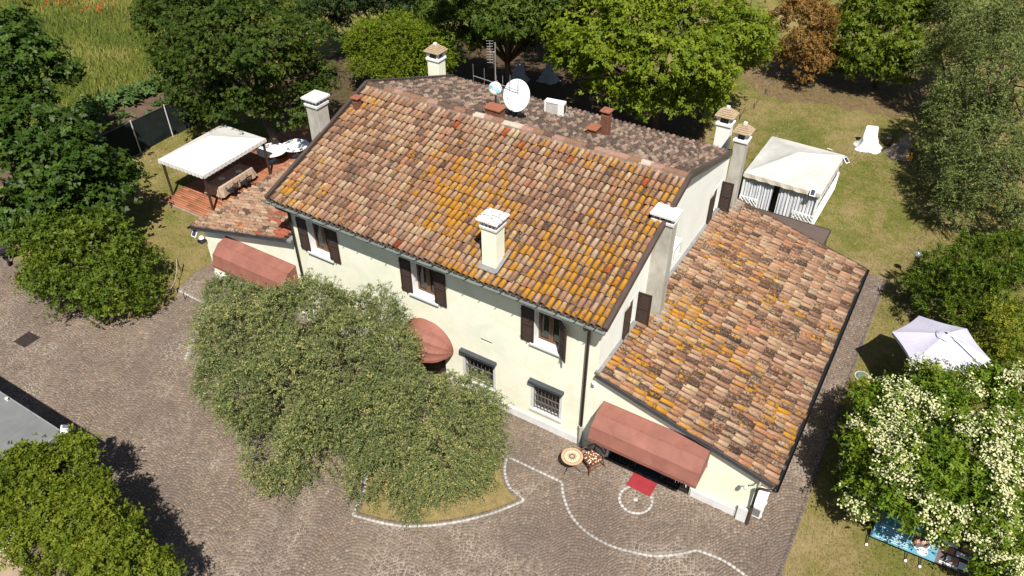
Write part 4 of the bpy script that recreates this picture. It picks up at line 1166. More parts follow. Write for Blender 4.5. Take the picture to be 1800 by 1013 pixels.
mb = MB(); mb.bar((0.35, 3.2, 3.66), (0.35, 4.1, 3.66), 0.75, 0.02); mb.bar((0.33, 11.1, 3.68), (0.33, 11.8, 3.68), 0.72, 0.02)
mb.build('chimney_flashing', MT['lead'], roof_right)
def brick_stub(cx, cy, zb, zt, w, d, label, tall=False):
    st = MB().bbox(cx-w/2, cx+w/2, cy-d/2, cy+d/2, zb, zt, 0.008).build('chimney', MT['brick'], house, label=label)
    mb = MB(); z = zb+0.05
    while z < zt-0.05:
        k = 0
        for sx in (-1, 1):
            mb.box(cx+sx*w/2-0.006, cx+sx*w/2+0.006, cy-d/2+0.01, cy+d/2-0.01, z, z+0.05)
        n = max(1, int(w/0.2))
        for i in range(n):
            mb.box(cx-w/2+i*w/n+0.01, cx-w/2+(i+1)*w/n-0.01, cy-d/2-0.008, cy+d/2+0.008, z, z+0.05)
        z += 0.065
    mb.build('bricks', MT['brick'], st, kind='stuff')
    MB().bbox(cx-w/2-0.05, cx+w/2+0.05, cy-d/2-0.05, cy+d/2+0.05, zt+(0.12 if tall else 0), zt+0.05+(0.12 if tall else 0), 0.01).build('cap', MT['brick_top'], st)
    if tall:
        m2 = MB()
        for px in (-1, 1):
            for py in (-1, 1): m2.box(cx+px*(w/2-0.04)-0.03, cx+px*(w/2-0.04)+0.03, cy+py*(d/2-0.04)-0.03, cy+py*(d/2-0.04)+0.03, zt, zt+0.12)
        m2.build('vent_pillar', MT['brick'], st)
    return st
brick_stub(-7.55, 6.05, 7.6, 8.22, 0.62, 0.42, 'brick stub chimney behind the ridge below the dish')
brick_stub(-3.95, 8.0, 6.9, 8.08, 0.30, 0.30, 'slim brick chimney with a red cap', True)
brick_stub(-4.25, 7.6, 6.9, 7.62, 0.34, 0.40, 'low broken brick stub beside the slim chimney')
brick_stub(-12.55, 4.2, 7.5, 8.0, 0.24, 0.24, 'small brick vent on the left end of the front roof', True)

# ------------------------------------------------------------------ awnings
def hooped_awning(name, label, x0, x1, zt, zb, out, groups='red brown awnings on the front wall'):
    t = thing(name, label, 'awning', ((x0+x1)/2, 0, zb), 0, groups)
    w = (x1-x0)/2; h = zt-zb; n = 16
    prof = []
    for k, a in enumerate((90, 62, 31, 0)):
        prof.append((-out*math.cos(R(a))-0.015, h*math.sin(R(a))))
    nx = 14
    rows = []
    sub = 4
    fine = []
    for (y0, z0), (y1, z1) in zip(prof[:-1], prof[1:]):
        for k in range(sub):
            q = k/sub; sag = -0.010*math.sin(math.pi*q)
            fine.append((y0+(y1-y0)*q-sag*0.3, z0+(z1-z0)*q+sag))
    fine.append(prof[-1])
    fine.append((prof[-1][0]-0.004, prof[-1][1]-0.13))
    for (y, z) in fine:
        rows.append([(-w+2*w*i/nx, y+0.004*math.sin(i*1.7+z*3), z+0.004*math.sin(i*2.3)) for i in range(nx+1)])
    MB().grid(rows).build('canvas', MT['awning'], t)
    for sx in (-1, 1):
        mb = MB(); mb.poly((sx*w, -0.01, 0.0), *[(sx*w, y, z) for y, z in fine]); mb.build('end_panel', MT['awning'], t)
    for k, (y, z) in enumerate(prof):
        mb = MB().tube([(-w, y-0.002 if k else y, z+0.006), (w, y-0.002 if k else y, z+0.006)], 0.011, 6)
        if k: mb.tube([(-w-0.004, -0.01, 0), (-w-0.004, y, z)], 0.011, 6).tube([(w+0.004, -0.01, 0), (w+0.004, y, z)], 0.011, 6)
        mb.build('hoop', MT['awning'], t)
    mb = MB()
    for sx in (-1, 1): mb.box(sx*(w+0.03)-0.03, sx*(w+0.03)+0.03, -0.06, 0.0, -0.08, 0.08)
    mb.build('bracket', MT['white'], t)
    return t
hooped_awning('awning', 'long red brown hooped awning over the glazed entrance of the right wing', 0.31, 3.92, 2.60, 1.84, 1.0)
hooped_awning('awning', 'red brown hooped awning on the small left wing, its end hidden by the olive tree', -16.72, -12.9, 2.76, 1.92, 0.95)
def dome_awning(cx, zb, r, h, out):
    t = thing('dome_awning', 'rounded red brown dome awning on the front wall behind the olive trees', 'awning', (cx, 0, zb), 0, 'red brown awnings on the front wall')
    ribs = (90, 67, 44, 22, 0); n = 18
    prof = []
    for k, a in enumerate(ribs):
        row = []
        for i in range(n+1):
            th = math.pi*i/n
            X = -math.cos(th)*r; s = math.sin(th)
            row.append((X, -out*s*math.cos(R(a))-0.012, h*s*math.sin(R(a))))
        prof.append(row)
    fine = []
    for p, q in zip(prof[:-1], prof[1:]):
        for k in range(3):
            f = k/3; sag = 1-0.035*math.sin(math.pi*f)
            fine.append([tuple((a+(b-a)*f)*(sag if j else 1) for j, (a, b) in enumerate(zip(u, v))) for u, v in zip(p, q)])
    fine.append(prof[-1])
    fine.append([(x, y-0.004, z-0.10-0.025*abs(math.sin(i*math.pi/3))) for i, (x, y, z) in enumerate(prof[-1])])
    MB().grid(fine).build('canvas', MT['awning'], t, smooth=False)
    for row in prof: MB().tube(row, 0.011, 5).build('hoop', MT['awning'], t)
dome_awning(-6.60, 1.86, 1.04, 1.0, 1.0)

# ------------------------------------------------------------------ machines and fittings on the house
def ac_unit(label, loc, rotz, w=0.84, d=0.32, h=0.58, base=None):
    t = thing('air_conditioner', label, 'air conditioner', loc, rotz, 'outdoor air conditioning units')
    MB().bbox(-w/2, w/2, -d/2, d/2, 0.05, h, 0.018).build('casing', MT['ac_white'], t)
    mb = MB()
    for x in (-w*0.33, w*0.33): mb.box(x-0.04, x+0.04, -d/2-0.03, d/2+0.03, 0.0, 0.049)
    mb.build('foot', MT['ac_white'] if base is None else MT['steel'], t)
    f = MB(); n = 12
    for k in range(n):
        z = 0.10+k*(h-0.16)/n; f.box(-w*0.40, w*0.20, -d/2-0.012, -d/2+0.002, z, z+0.014)
    f.build('grille', MT['ac_white'], t, kind='stuff')
    MB().box(-w*0.40, w*0.20, -d/2-0.004, -d/2+0.003, 0.09, h-0.05).build('fan_opening', MT['ac_dark'], t)
    s = MB(); n = 9
    for sx in (-1, 1):
        for k in range(n):
            y = -d/2+0.04+k*(d-0.08)/n; s.box(sx*w/2-0.004, sx*w/2+0.004, y, y+0.018, 0.12, h-0.10)
    s.build('side_fins', MT['ac_dark'], t, kind='stuff')
    return t
ac = ac_unit('white air conditioner on the shaded back roof slope', (-6.80, 9.35, 6.74), R(8))
MB().bbox(-0.52, 0.52, -0.27, 0.27, -0.10, -0.004, 0.01).build('platform', MT['lead'], ac)
ac = ac_unit('white air conditioner hung on the gable wall beside the tall grey chimney', (0.26, 4.95, 5.12), R(90), 0.80, 0.30, 0.62)
mb = MB()
for x in (-0.3, 0.3): mb.box(x-0.02, x+0.02, -0.16, 0.25, -0.03, -0.002); mb.box(x-0.02, x+0.02, 0.22, 0.25, -0.35, -0.03)
mb.build('wall_bracket', MT['ac_white'], ac)
ac_unit('white air conditioner standing on the paving at the right corner of the house', (5.66, 0.62, 0.06), R(90), 0.86, 0.32, 0.56)

def satellite_dish():
    t = thing('satellite_dish', 'large white satellite dish on the back roof slope', 'satellite dish', (-7.02, 6.75, 7.55))
    nrm = Vector((-0.10, -0.92, 0.38)).normalized()
    q = nrm.to_track_quat('Z', 'Y').to_matrix().to_4x4()
    M = Matrix.Translation((0, -0.05, 1.02)) @ q
    prof = [(0.0, -0.10), (0.15, -0.094), (0.30, -0.072), (0.45, -0.035), (0.565, 0.0), (0.585, 0.004), (0.588, -0.012), (0.45, -0.052), (0.30, -0.088), (0.15, -0.110), (0.0, -0.116)]
    MB().lathe(prof, 36, M, False).build('reflector', MT['dish'], t, smooth=True)
    tip = M @ Vector((0, -0.10, 0.62))
    MB().tube([M @ Vector((0, -0.56, 0)), tip], 0.012, 6).build('arm', MT['steel'], t)
    MB().lathe([(0.03, 0), (0.045, 0.02), (0.045, 0.12), (0.02, 0.14)], 10, Matrix.Translation(tip) @ (-nrm).to_track_quat('Z', 'Y').to_matrix().to_4x4()).build('receiver', MT['cream'], t)
    mb = MB().tube([(0, 0.12, -0.25), (0, 0.12, 0.95)], 0.03, 8); mb.bar((0, 0.12, 0.95), tuple(M @ Vector((0, 0, -0.13))), 0.06)
    mb.build('mast', MT['steel'], t)
    mb = MB().bbox(-0.28, 0.32, -0.15, 0.38, -0.22, -0.08, 0.02)
    mb.build('base', MT['dark_metal'], t)
satellite_dish()

def mesh_text(name, body, size, m, parent, M, ext=0.003, shear=0.25):
    cu = bpy.data.curves.new(name, 'FONT'); cu.body = body; cu.size = size; cu.extrude = ext; cu.align_x = 'CENTER'; cu.align_y = 'CENTER'; cu.shear = shear; cu.offset = 0.006
    tmp = bpy.data.objects.new(name+'_curve', cu); COL.objects.link(tmp)
    dg = bpy.context.evaluated_depsgraph_get()
    me = bpy.data.meshes.new_from_object(tmp.evaluated_get(dg))
    bpy.data.objects.remove(tmp); bpy.data.curves.remove(cu)
    me.materials.clear(); me.materials.append(m); me.name = name
    o = link(bpy.data.objects.new(name, me), parent); o.matrix_local = M
    return o

def antenna():
    t = thing('aerial_mast', 'thin grey mast with television aerials above the roof ridge', 'aerial', (-7.95, 6.75, 7.45))
    MB().tube([(0, 0, -0.2), (0, 0, 1.3)], 0.035, 8).tube([(0, 0, 1.3), (0.0, 0, 2.9)], 0.024, 8).build('mast', MT['steel'], t)
    mb = MB()
    a, b = Vector((-0.98, 0, 1.42)), Vector((0.98, 0, 1.30))
    mb.tube([a, b], 0.016, 6)
    for k, hh in ((0.0, 0.46), (0.25, 0.43), (0.52, 0.30), (0.66, 0.38), (0.82, 0.50), (1.0, 0.42)):
        p = a.lerp(b, k); mb.tube([p-Vector((0, 0, hh)), p+Vector((0, 0, hh))], 0.008, 5)
    mb.build('aerial', MT['steel'], t)
    mb = MB()
    c = Vector((-0.16, -0.1, 2.55)); mb.tube([c+Vector((0, 0, -0.42)), c+Vector((0, 0, 0.42))], 0.012, 6)
    mb.tube([c, Vector((0, 0, 2.55))], 0.012, 6)
    for k in range(9):
        p = c+Vector((0, 0, -0.40+k*0.1)); s = 0.10+0.015*(k % 3)
        mb.tube([p+Vector((-s, -0.04, 0)), p+Vector((s, 0.04, 0.02))], 0.007, 5)
    mb.build('aerial', MT['steel'], t)
    MB().tube([(0.10, -0.05, 1.5), (0.2, -0.1, 1.0), (0.22, 0.0, 0.5), (0.5, 0.1, 0.25)], 0.008, 5).build('cable', MT['cream'], t)
antenna()
def radome():
    t = thing('radio_antenna', 'small round cream radio antenna with blue lettering on the mast', 'antenna', (-7.83, 6.52, 8.72))
    nrm = Vector((0.30, -0.88, 0.36)).normalized()
    q = nrm.to_track_quat('Z', 'Y').to_matrix().to_4x4()
    prof = [(0.0, 0.085), (0.12, 0.075), (0.20, 0.045), (0.245, 0.0), (0.245, -0.05), (0.15, -0.09), (0.0, -0.10)]
    MB().lathe(prof, 28, q, False).build('radome', MT['cream'], t, smooth=True)
    up = Vector((0, 0, 1)); x = up.cross(nrm).normalized(); y = nrm.cross(x)
    B = Matrix(((x.x, y.x, nrm.x, 0), (x.y, y.y, nrm.y, 0), (x.z, y.z, nrm.z, 0), (0, 0, 0, 1)))
    mesh_text('lettering', 'eolo', 0.25, MT['cyan'], t, B @ Matrix.Translation((0, 0, 0.078)) @ Matrix.Rotation(R(-28), 4, 'Z'), 0.006)
    MB().bar((0, 0.02, -0.03), (-0.10, 0.21, -0.10), 0.05).build('bracket', MT['steel'], t)
radome()

def wall_lamp():
    t = thing('wall_lamp', 'white bulb lamp on a short bracket at the right corner of the wing', 'lamp', (5.40, -0.02, 1.92))
    MB().tube([(0.02, 0, 0.0), (-0.02, -0.16, 0.02), (-0.18, -0.26, 0.05)], 0.014, 6).build('arm', MT['rust'], t)
    MB().lathe([(0.0, -0.17), (0.055, -0.14), (0.065, -0.08), (0.04, -0.02), (0.03, 0.03), (0.0, 0.035)], 12, Matrix.Translation((-0.20, -0.27, 0.03)), False).build('bulb', MT['porcelain'], t, smooth=True)
wall_lamp()
t = thing('alarm_sensor', 'small white sensor box on the wall right of the downpipe', 'sensor', (-0.08, 0, 3.20))
MB().bbox(-0.055, 0.055, -0.09, -0.001, -0.09, 0.08, 0.015).build('sensor_case', MT['porcelain'], t)
MB().bbox(-0.04, 0.04, -0.105, -0.091, -0.07, 0.02, 0.01).build('lens', MT['steel'], t)
t = thing('flood_lamp', 'white flood lamp at the outer corner of the left wing', 'lamp', (-18.16, -0.02, 2.12))
MB().lathe([(0.0, 0.12), (0.08, 0.10), (0.115, 0.03), (0.115, -0.02), (0.0, -0.02)], 14, Matrix.Translation((0, -0.14, 0.08)), False).build('housing', MT['porcelain'], t, smooth=True)
MB().bbox(-0.14, 0.14, -0.28, -0.02, -0.10, 0.03, 0.02).build('lamp_head', MT['dark_metal'], t)
t = thing('solar_lamp', 'small solar panel on a bracket under the corner of the left wing roof', 'solar panel', (-18.42, -0.20, 2.46))
Ms = Matrix.Rotation(R(52), 4, 'X')
MB().bbox(-0.13, 0.13, -0.22, 0.22, -0.012, 0.012, 0.005, Ms).build('panel_frame', MT['white'], t)
MB().box(-0.10, 0.10, -0.19, 0.19, 0.0125, 0.016, Ms).build('solar_cells', MT['solar'], t)
MB().bar((0.02, 0.05, -0.02), (0.25, 0.18, 0.02), 0.03).build('bracket', MT['white'], t)

# ------------------------------------------------------------------ by the entrance
def bistro_table():
    t = thing('bistro_table', 'small round mosaic table with a sun motif and thin iron legs', 'table', (-0.14, -1.12, 0.02))
    z = 0.70
    MB().lathe([(0.0, z-0.03), (0.345, z-0.03), (0.36, z-0.015), (0.36, z), (0.27, z)], 36, None, False).build('rim', MT['mosaic_a'], t)
    MB().lathe([(0.272, z-0.01), (0.272, z+0.002), (0.255, z+0.002)], 36, None, False).build('ring', MT['mosaic_c'], t)
    MB().lathe([(0.255, z-0.01), (0.255, z+0.002), (0.0, z+0.002)], 36, None, False).build('tabletop', MT['mosaic_b'], t)
    mb = MB()
    for k in range(16):
        a = 2*math.pi*k/16; p = Vector((math.cos(a), math.sin(a), 0)); s = Vector((-math.sin(a), math.cos(a), 0))
        r0, r1 = 0.115, 0.215 if k % 2 else 0.19
        mb.add([p*r0-s*0.018+Vector((0, 0, z+0.0055)), p*r0+s*0.018+Vector((0, 0, z+0.0055)), p*r1+Vector((0, 0, z+0.0055))], [(0, 1, 2)])
    mb.build('sun_ray', MT['mosaic_c'], t)
    MB().lathe([(0.105, z), (0.105, z+0.006), (0.06, z+0.006)], 20, None, False).build('sun_ring', MT['mosaic_c'], t)
    MB().lathe([(0.06, z), (0.06, z+0.0065), (0.0, z+0.0065)], 16, None, False).build('sun_disc', MT['mosaic_a'], t)
    for k in range(3):
        a = 2*math.pi*k/3-1.9
        d = Vector((math.cos(a), math.sin(a), 0)); u = Vector((0, 0, 1))
        MB().tube([d*0.22+u*(z-0.03), d*0.12+u*0.45, d*0.16+u*0.22, d*0.30+u*0.05, d*0.33+u*0.01], 0.011, 6).build('leg', MT['dark_metal'], t)
    MB().lathe([(0.13, 0.40), (0.145, 0.40), (0.145, 0.415), (0.13, 0.415), (0.13, 0.40)], 20, None, False).build('stretcher', MT['dark_metal'], t)
bistro_table()

def armchair(name, label, loc, rotz):
    """wooden armchair with curved back rails; faces -y"""
    t = thing(name, label, 'chair', loc, rotz)
    w, d, sh = 0.27, 0.26, 0.44
    for sx in (-1, 1):
        MB().tube([(sx*w, -d, sh), (sx*(w+.01), -d-0.02, sh*0.5), (sx*(w+0.03), -d-0.07, 0.0)], [0.028, 0.024, 0.017], 8).build('leg', MT['chair_wood'], t)
        MB().tube([(sx*(w-.03), d, sh), (sx*(w-.02), d+0.03, sh*0.5), (sx*w, d+0.12, 0.0)], [0.026, 0.023, 0.017], 8).build('leg', MT['chair_wood'], t)
        MB().tube([(sx*(w-.03), d, sh-0.02), (sx*(w-.02), d+0.05, 0.68), (sx*(w-.03), d+0.14, 0.92)], [0.024, 0.022, 0.018], 8).build('back_post', MT['chair_wood'], t)
        MB().tube([(sx*w, -d+0.02, sh), (sx*(w+.03), -d+0.02, 0.64), (sx*(w+.05), -d-0.02, 0.665), (sx*(w+0.04), 0.02, 0.68), (sx*(w-0.02), d+0.06, 0.70)], [0.018, 0.018, 0.022, 0.022, 0.018], 8).build('armrest', MT['chair_wood'], t)
    for z, y in ((0.90, d+0.135), (0.76, d+0.085), (0.62, d+0.045)):
        P = [(-w+0.03+2*(w-0.03)*i/8, y+0.05*math.sin(math.pi*i/8), z) for i in range(9)]
        mb = MB()
        mb.grid([[(x, yy-0.010, zz-0.025) for x, yy, zz in P], [(x, yy-0.012, zz+0.03) for x, yy, zz in P], [(x, yy+0.012, zz+0.03) for x, yy, zz in P], [(x, yy+0.010, zz-0.025) for x, yy, zz in P], [(x, yy-0.010, zz-0.025) for x, yy, zz in P]])
        mb.build('back_rail', MT['chair_wood'], t)
    mb = MB()
    for a, b in (((-w, -d, sh-0.03), (w, -d, sh-0.03)), ((-w+.03, d, sh-0.03), (w-.03, d, sh-0.03)), ((-w, -d, sh-0.03), (-w+.03, d, sh-0.03)), ((w, -d, sh-0.03), (w-.03, d, sh-0.03))):
        mb.bar(a, b, 0.03, 0.07)
    mb.bar((-w-.01, -d-0.03, 0.2), (-w+.02, d+0.07, 0.2), 0.018); mb.bar((w+.01, -d-0.03, 0.2), (w-.02, d+0.07, 0.2), 0.018); mb.bar((-w+.005, 0.02, 0.2), (w-.005, 0.02, 0.2), 0.018)
    mb.build('seat_frame', MT['chair_wood'], t)
    P = []
    for j, (k, z) in enumerate(((1.0, sh-0.005), (1.04, sh+0.025), (0.98, sh+0.055), (0.7, sh+0.07), (0.0, sh+0.075))):
        row = []
        for i in range(21):
            a = 2*math.pi*i/20; c, s = math.cos(a), math.sin(a); q = 1/max(abs(c), abs(s))**0.75
            row.append((c*q*w*0.97*k, s*q*d*0.97*k-0.0, z))
        P.append(row)
    MB().grid(P).build('seat', MT['cushion'], t, smooth=True)
    return t
armchair('armchair', 'brown wooden armchair with a spotted cushion beside the mosaic table', (0.36, -0.62, 0.02), R(-28))
t = thing('doormat', 'dark red doormat lying in front of the glazed entrance', 'doormat', (2.12, -0.44, 0.028), R(-1.5))
MB().bbox(-0.42, 0.42, -0.30, 0.30, 0.0, 0.018, 0.006).build('mat', MT['red_mat'], t)

# drain, manhole, wheelbarrow
t = thing('drain_grate', 'rusty square drain grate set in the cobbled yard', 'drain', (-21.53, -6.70, 0.0), R(2))
for y in (-0.165, 0.165):
    MB().box(-0.32, 0.32, y-0.15, y+0.15, 0.005, 0.02).build('pit', MT['dark_metal'], t)
    mb = MB()
    for k in range(9): mb.box(-0.31+k*0.073, -0.31+k*0.073+0.042, y-0.15, y+0.15, 0.0205, 0.036)
    mb.build('grate_bar', MT['rust'], t)
mb = MB(); mb.box(-0.35, 0.35, -0.34, -0.322, 0.005, 0.034); mb.box(-0.35, 0.35, 0.322, 0.34, 0.005, 0.034); mb.box(-0.35, -0.325, -0.32, 0.32, 0.005, 0.034); mb.box(0.325, 0.35, -0.32, 0.32, 0.005, 0.034); mb.box(-0.32, 0.32, -0.012, 0.012, 0.021, 0.034)
mb.build('frame', MT['rust'], t)
t = thing('manhole_cover', 'round green cover flush in the grass left of the white blossoming shrub', 'cover', (7.20, 8.40, 0.0))
MB().lathe([(0.24, 0.0), (0.24, 0.05), (0.21, 0.06), (0.0, 0.062)], 20, None, False).build('lid', MT['green_plate'], t)
MB().lathe([(0.29, 0.0), (0.29, 0.04), (0.245, 0.04), (0.245, 0.0)], 20, None, False).build('rim', MT['cement'], t)
def wheelbarrow():
    t = thing('wheelbarrow', 'dark wheelbarrow left at the edge of the yard by the laurel', 'wheelbarrow', (-27.3, -3.95, 0.02), R(70))
    mb = MB(); top = [(-0.34, -0.5), (0.34, -0.5), (0.28, 0.45), (-0.28, 0.45)]; bot = [(-0.2, -0.25), (0.2, -0.25), (0.18, 0.3), (-0.18, 0.3)]
    mb.add([(x, y, 0.58) for x, y in top]+[(x, y, 0.32) for x, y in bot]+[(x*0.93, y*0.93, 0.57) for x, y in top]+[(x*0.93, y*0.93, 0.335) for x, y in bot],
           [(0, 1, 5, 4), (1, 2, 6, 5), (2, 3, 7, 6), (3, 0, 4, 7), (7, 6, 5, 4), (8, 12, 13, 9), (9, 13, 14, 10), (10, 14, 15, 11), (11, 15, 12, 8), (12, 15, 14, 13), (0, 8, 9, 1), (1, 9, 10, 2), (2, 10, 11, 3), (3, 11, 8, 0)])
    mb.build('tray', MT['dark_metal'], t)
    MB().lathe([(0.10, -0.04), (0.17, -0.045), (0.19, 0.0), (0.17, 0.045), (0.10, 0.04)], 16, Matrix.Translation((0, -0.68, 0.19)) @ Matrix.Rotation(R(90), 4, 'Y')).build('wheel', MT['black_chair'], t)
    for sx in (-1, 1):
        MB().tube([(sx*0.05, -0.68, 0.19), (sx*0.2, -0.2, 0.31), (sx*0.26, 0.5, 0.48), (sx*0.27, 0.95, 0.60)], 0.018, 6).build('handle', MT['steel'], t)
        MB().tube([(sx*0.22, 0.2, 0.35), (sx*0.24, 0.35, 0.0)], 0.016, 6).build('leg', MT['steel'], t)
wheelbarrow()

# ------------------------------------------------------------------ left: decking, canopy, tables
def decking():
    d = MB().box(-25.25, -18.2, 2.95, 13.3, 0.0, 0.035).build('deck', MT['deck_under'], kind='structure')
    rs = np.random.default_rng(8)
    X, Y, SX = [], [], []
    y = 3.03
    while y < 13.2:
        x = -25.25-rs.uniform(0, 1.2)
        while x < -18.25:
            L = rs.uniform(1.6, 2.4); a, b = max(x, -25.25), min(x+L, -18.2)
            if b-a > 0.1: X.append((a+b)/2); Y.append(y); SX.append(b-a-0.006)
            x += L
        y += 0.145
    n = len(X)
    v, f = blocks(np.array(X), np.array(Y), np.zeros(n), np.array(SX), np.full(n, 0.135), np.full(n, 0.035), 0.062+0.002*rs.standard_normal(n), 0.985)
    c = 0.60*np.array([lin(190, 126, 92)])*rs.uniform(0.82, 1.12, (n, 1))
    me = np_mesh('planks', v, f, MT['deck'], {'tint': ('POINT', np.concatenate([c, np.ones((n, 1))], 1).repeat(8, 0))})
    o = link(bpy.data.objects.new('planks', me), d); o['kind'] = 'stuff'
    mb = MB(); x = -25.3
    while x < -18.3: mb.bbox(x, x+0.30, 2.80, 2.93, 0, 0.06, 0.01); x += 0.315
    mb.build('edging_stones', MT['dirt'], d, kind='stuff')
decking()

def scallop(mb, a, b, z, drop, n, outward, wave=0.03):
    """scalloped hanging border from a to b"""
    a, b, o = Vector(a), Vector(b), Vector(outward)
    top, bot = [], []
    m = n*6
    for i in range(m+1):
        t = i/m; p = a.lerp(b, t)
        top.append((p.x, p.y, z))
        q = p+o*wave*(0.6+0.4*math.sin(t*n*2*math.pi+0.6))
        bot.append((q.x, q.y, z-drop-0.045*abs(math.sin(t*n*math.pi))))
    mb.grid([top, bot])

def pyramid_roof(mb, hx, hy, z0, z1, n=10, sag=0.06, ridge=0.0):
    """four faced canvas roof with slack between its hips"""
    for (sx, sy) in ((1, 0), (-1, 0), (0, 1), (0, -1)):
        rows = []
        for i in range(n+1):
            t = i/n; row = []
            for j in range(n+1):
                u = -1+2*j/n
                k = 1-t
                x, y = (sx*hx*k, u*hy*k) if sx else (u*hx*k, sy*hy*k)
                z = z0+(z1-z0)*(t**1.08)-sag*math.sin(math.pi*t)*(1-u*u)
                row.append((x, y, z))
            rows.append(row)
        mb.grid(rows)

def canopy_left():
    t = thing('garden_canopy', 'white four post canopy with scalloped edge over a dining table on the red decking', 'canopy', (-23.72, 5.48, 0.05), R(1.5))
    hx, hy = 1.52, 2.08; ze, za = 2.06, 2.78
    for sx in (-1, 1):
        for sy in (-1, 1):
            mb = MB(); mb.box(sx*(hx-.12)-0.045, sx*(hx-.12)+0.045, sy*(hy-.12)-0.045, sy*(hy-.12)+0.045, 0.0, ze-0.02)
            mb.box(sx*(hx-.12)-0.09, sx*(hx-.12)+0.09, sy*(hy-.12)-0.09, sy*(hy-.12)+0.09, 0.0, 0.015)
            mb.build('post', MT['brown_post'], t)
    mb = MB(); pyramid_roof(mb, hx, hy, ze, za, 12, 0.05); mb.build('roof', MT['canvas'], t, smooth=False)
    mb = MB()
    for a, b, o in (((-hx, -hy), (hx, -hy), (0, -1)), ((hx, -hy), (hx, hy), (1, 0)), ((hx, hy), (-hx, hy), (0, 1)), ((-hx, hy), (-hx, -hy), (-1, 0))):
        scallop(mb, (*a, 0), (*b, 0), ze, 0.15, 12 if a[0] != b[0] else 16, (*o, 0))
    mb.build('scalloped_edge', MT['canvas'], t)
    mb = MB()
    for a, b in (((-hx, -hy), (hx, -hy)), ((hx, -hy), (hx, hy)), ((hx, hy), (-hx, hy)), ((-hx, hy), (-hx, -hy))):
        mb.bar((a[0]*0.97, a[1]*0.97, ze-0.03), (b[0]*0.97, b[1]*0.97, ze-0.03), 0.04)
    mb.build('frame', MT['brown_post'], t)
canopy_left()

def draped_table(name, label, loc, rotz, hx, hy, h, skirt, m, parts=True):
    t = thing(name, label, 'table', loc, rotz)
    for sx in (-1, 1):
        for sy in (-1, 1): MB().box(sx*(hx-.1)-0.03, sx*(hx-.1)+0.03, sy*(hy-.1)-0.03, sy*(hy-.1)+0.03, 0, h-0.03).build('leg', MT['brown_post'], t)
    MB().box(-hx+.02, hx-.02, -hy+.02, hy-.02, h-0.03, h-0.004).build('tabletop', MT['brown_post'], t)
    n = 80; rows = []
    def ring(k, z, wv):
        row = []
        for i in range(n+1):
            a = 2*math.pi*i/n; c, s = math.cos(a), math.sin(a); q = 1/max(abs(c), abs(s))
            corner = min(abs(c), abs(s))/max(abs(c), abs(s))
            kk = k+wv*(0.5+0.5*math.sin(i*2.4))*(0.4+corner)
            row.append((c*q*(hx+kk), s*q*(hy+kk), z))
        return row
    rows = [ring(-hx*0.9, h+0.004, 0), ring(-0.01, h+0.004, 0), ring(0.012, h-0.012, 0.0), ring(0.03, h-skirt*0.4, 0.04), ring(0.05, h-skirt, 0.10)]
    mb = MB().grid(rows); mb.poly(*rows[0][:-1])
    c = mb.build('cloth', m, None); c.parent = t
    return t
draped_table('dining_table', 'long dining table under a beige cloth in the shade of the canopy', (-23.0, 5.5, 0.062), R(3), 0.45, 1.12, 0.75, 0.52, MT['linen'])
for i, (x, y) in enumerate(((-23.05, 5.05), (-22.85, 5.98))):
    t = thing('plate', ('white plate on the beige table nearer the front post', 'white plate on the beige table farther along')[i], 'plate', (x, y, 0.822), 0, 'plates on the beige table')
    MB().lathe([(0.0, 0.0), (0.09, 0.0), (0.16, 0.022), (0.165, 0.026), (0.15, 0.026), (0.09, 0.008), (0.0, 0.008)], 20, None, False).build('dish', MT['porcelain'], t)
def cafe_chair(label, loc, rotz):
    t = thing('garden_chair', label, 'chair', loc, rotz, 'black chairs at the beige table')
    for sx in (-1, 1):
        MB().tube([(sx*0.19, -0.2, 0.45), (sx*0.22, -0.24, 0)], 0.015, 6).build('leg', MT['black_chair'], t)
        MB().tube([(sx*0.19, 0.2, 0.45), (sx*0.22, 0.28, 0)], 0.015, 6).build('leg', MT['black_chair'], t)
        MB().tube([(sx*0.20, 0.2, 0.45), (sx*0.21, 0.27, 0.85)], 0.014, 6).build('back_post', MT['black_chair'], t)
        MB().tube([(sx*0.22, -0.2, 0.45), (sx*0.26, -0.18, 0.64), (sx*0.26, 0.1, 0.66), (sx*0.21, 0.24, 0.66)], 0.014, 6).build('armrest', MT['black_chair'], t)
    MB().bbox(-0.22, 0.22, -0.22, 0.22, 0.445, 0.475, 0.015).build('seat', MT['black_chair'], t)
    mb = MB()
    for z in (0.58, 0.69, 0.80): mb.grid([[(-0.2+0.4*i/6, 0.24+0.03*math.sin(math.pi*i/6)+(z-.58)*0.15, z+dz) for i in range(7)] for dz in (0, 0.07)])
    mb.build('backrest', MT['black_chair'], t)
    return t
cafe_chair('black garden chair at the near end of the beige table', (-22.3, 4.95, 0.062), R(-82))
cafe_chair('black garden chair at the middle of the beige table', (-22.25, 5.8, 0.062), R(-86))
for i, (x, y, r_) in enumerate(((-23.08, 8.50, 0.78), (-22.42, 9.55, 0.72))):
    t = thing('round_table', ('larger white round table nearest the canopy, half in tree shade', 'white round table farther back on the decking, edge in sunlight')[i], 'table', (x, y, 0.062), 0, 'white round tables on the decking')
    MB().lathe([(0.0, 0.70-i*.03), (r_-0.02, 0.70-i*.03), (r_, 0.715-i*.03), (r_, 0.735-i*.03), (r_-0.015, 0.745-i*.03), (0.0, 0.745-i*.03)], 40, None, False).build('tabletop', MT['porcelain'], t)
    MB().lathe([(0.30, 0.0), (0.30, 0.02), (0.05, 0.05), (0.04, 0.69-i*.03), (0.12, 0.70-i*.03)], 16).build('pedestal', MT['steel'], t)

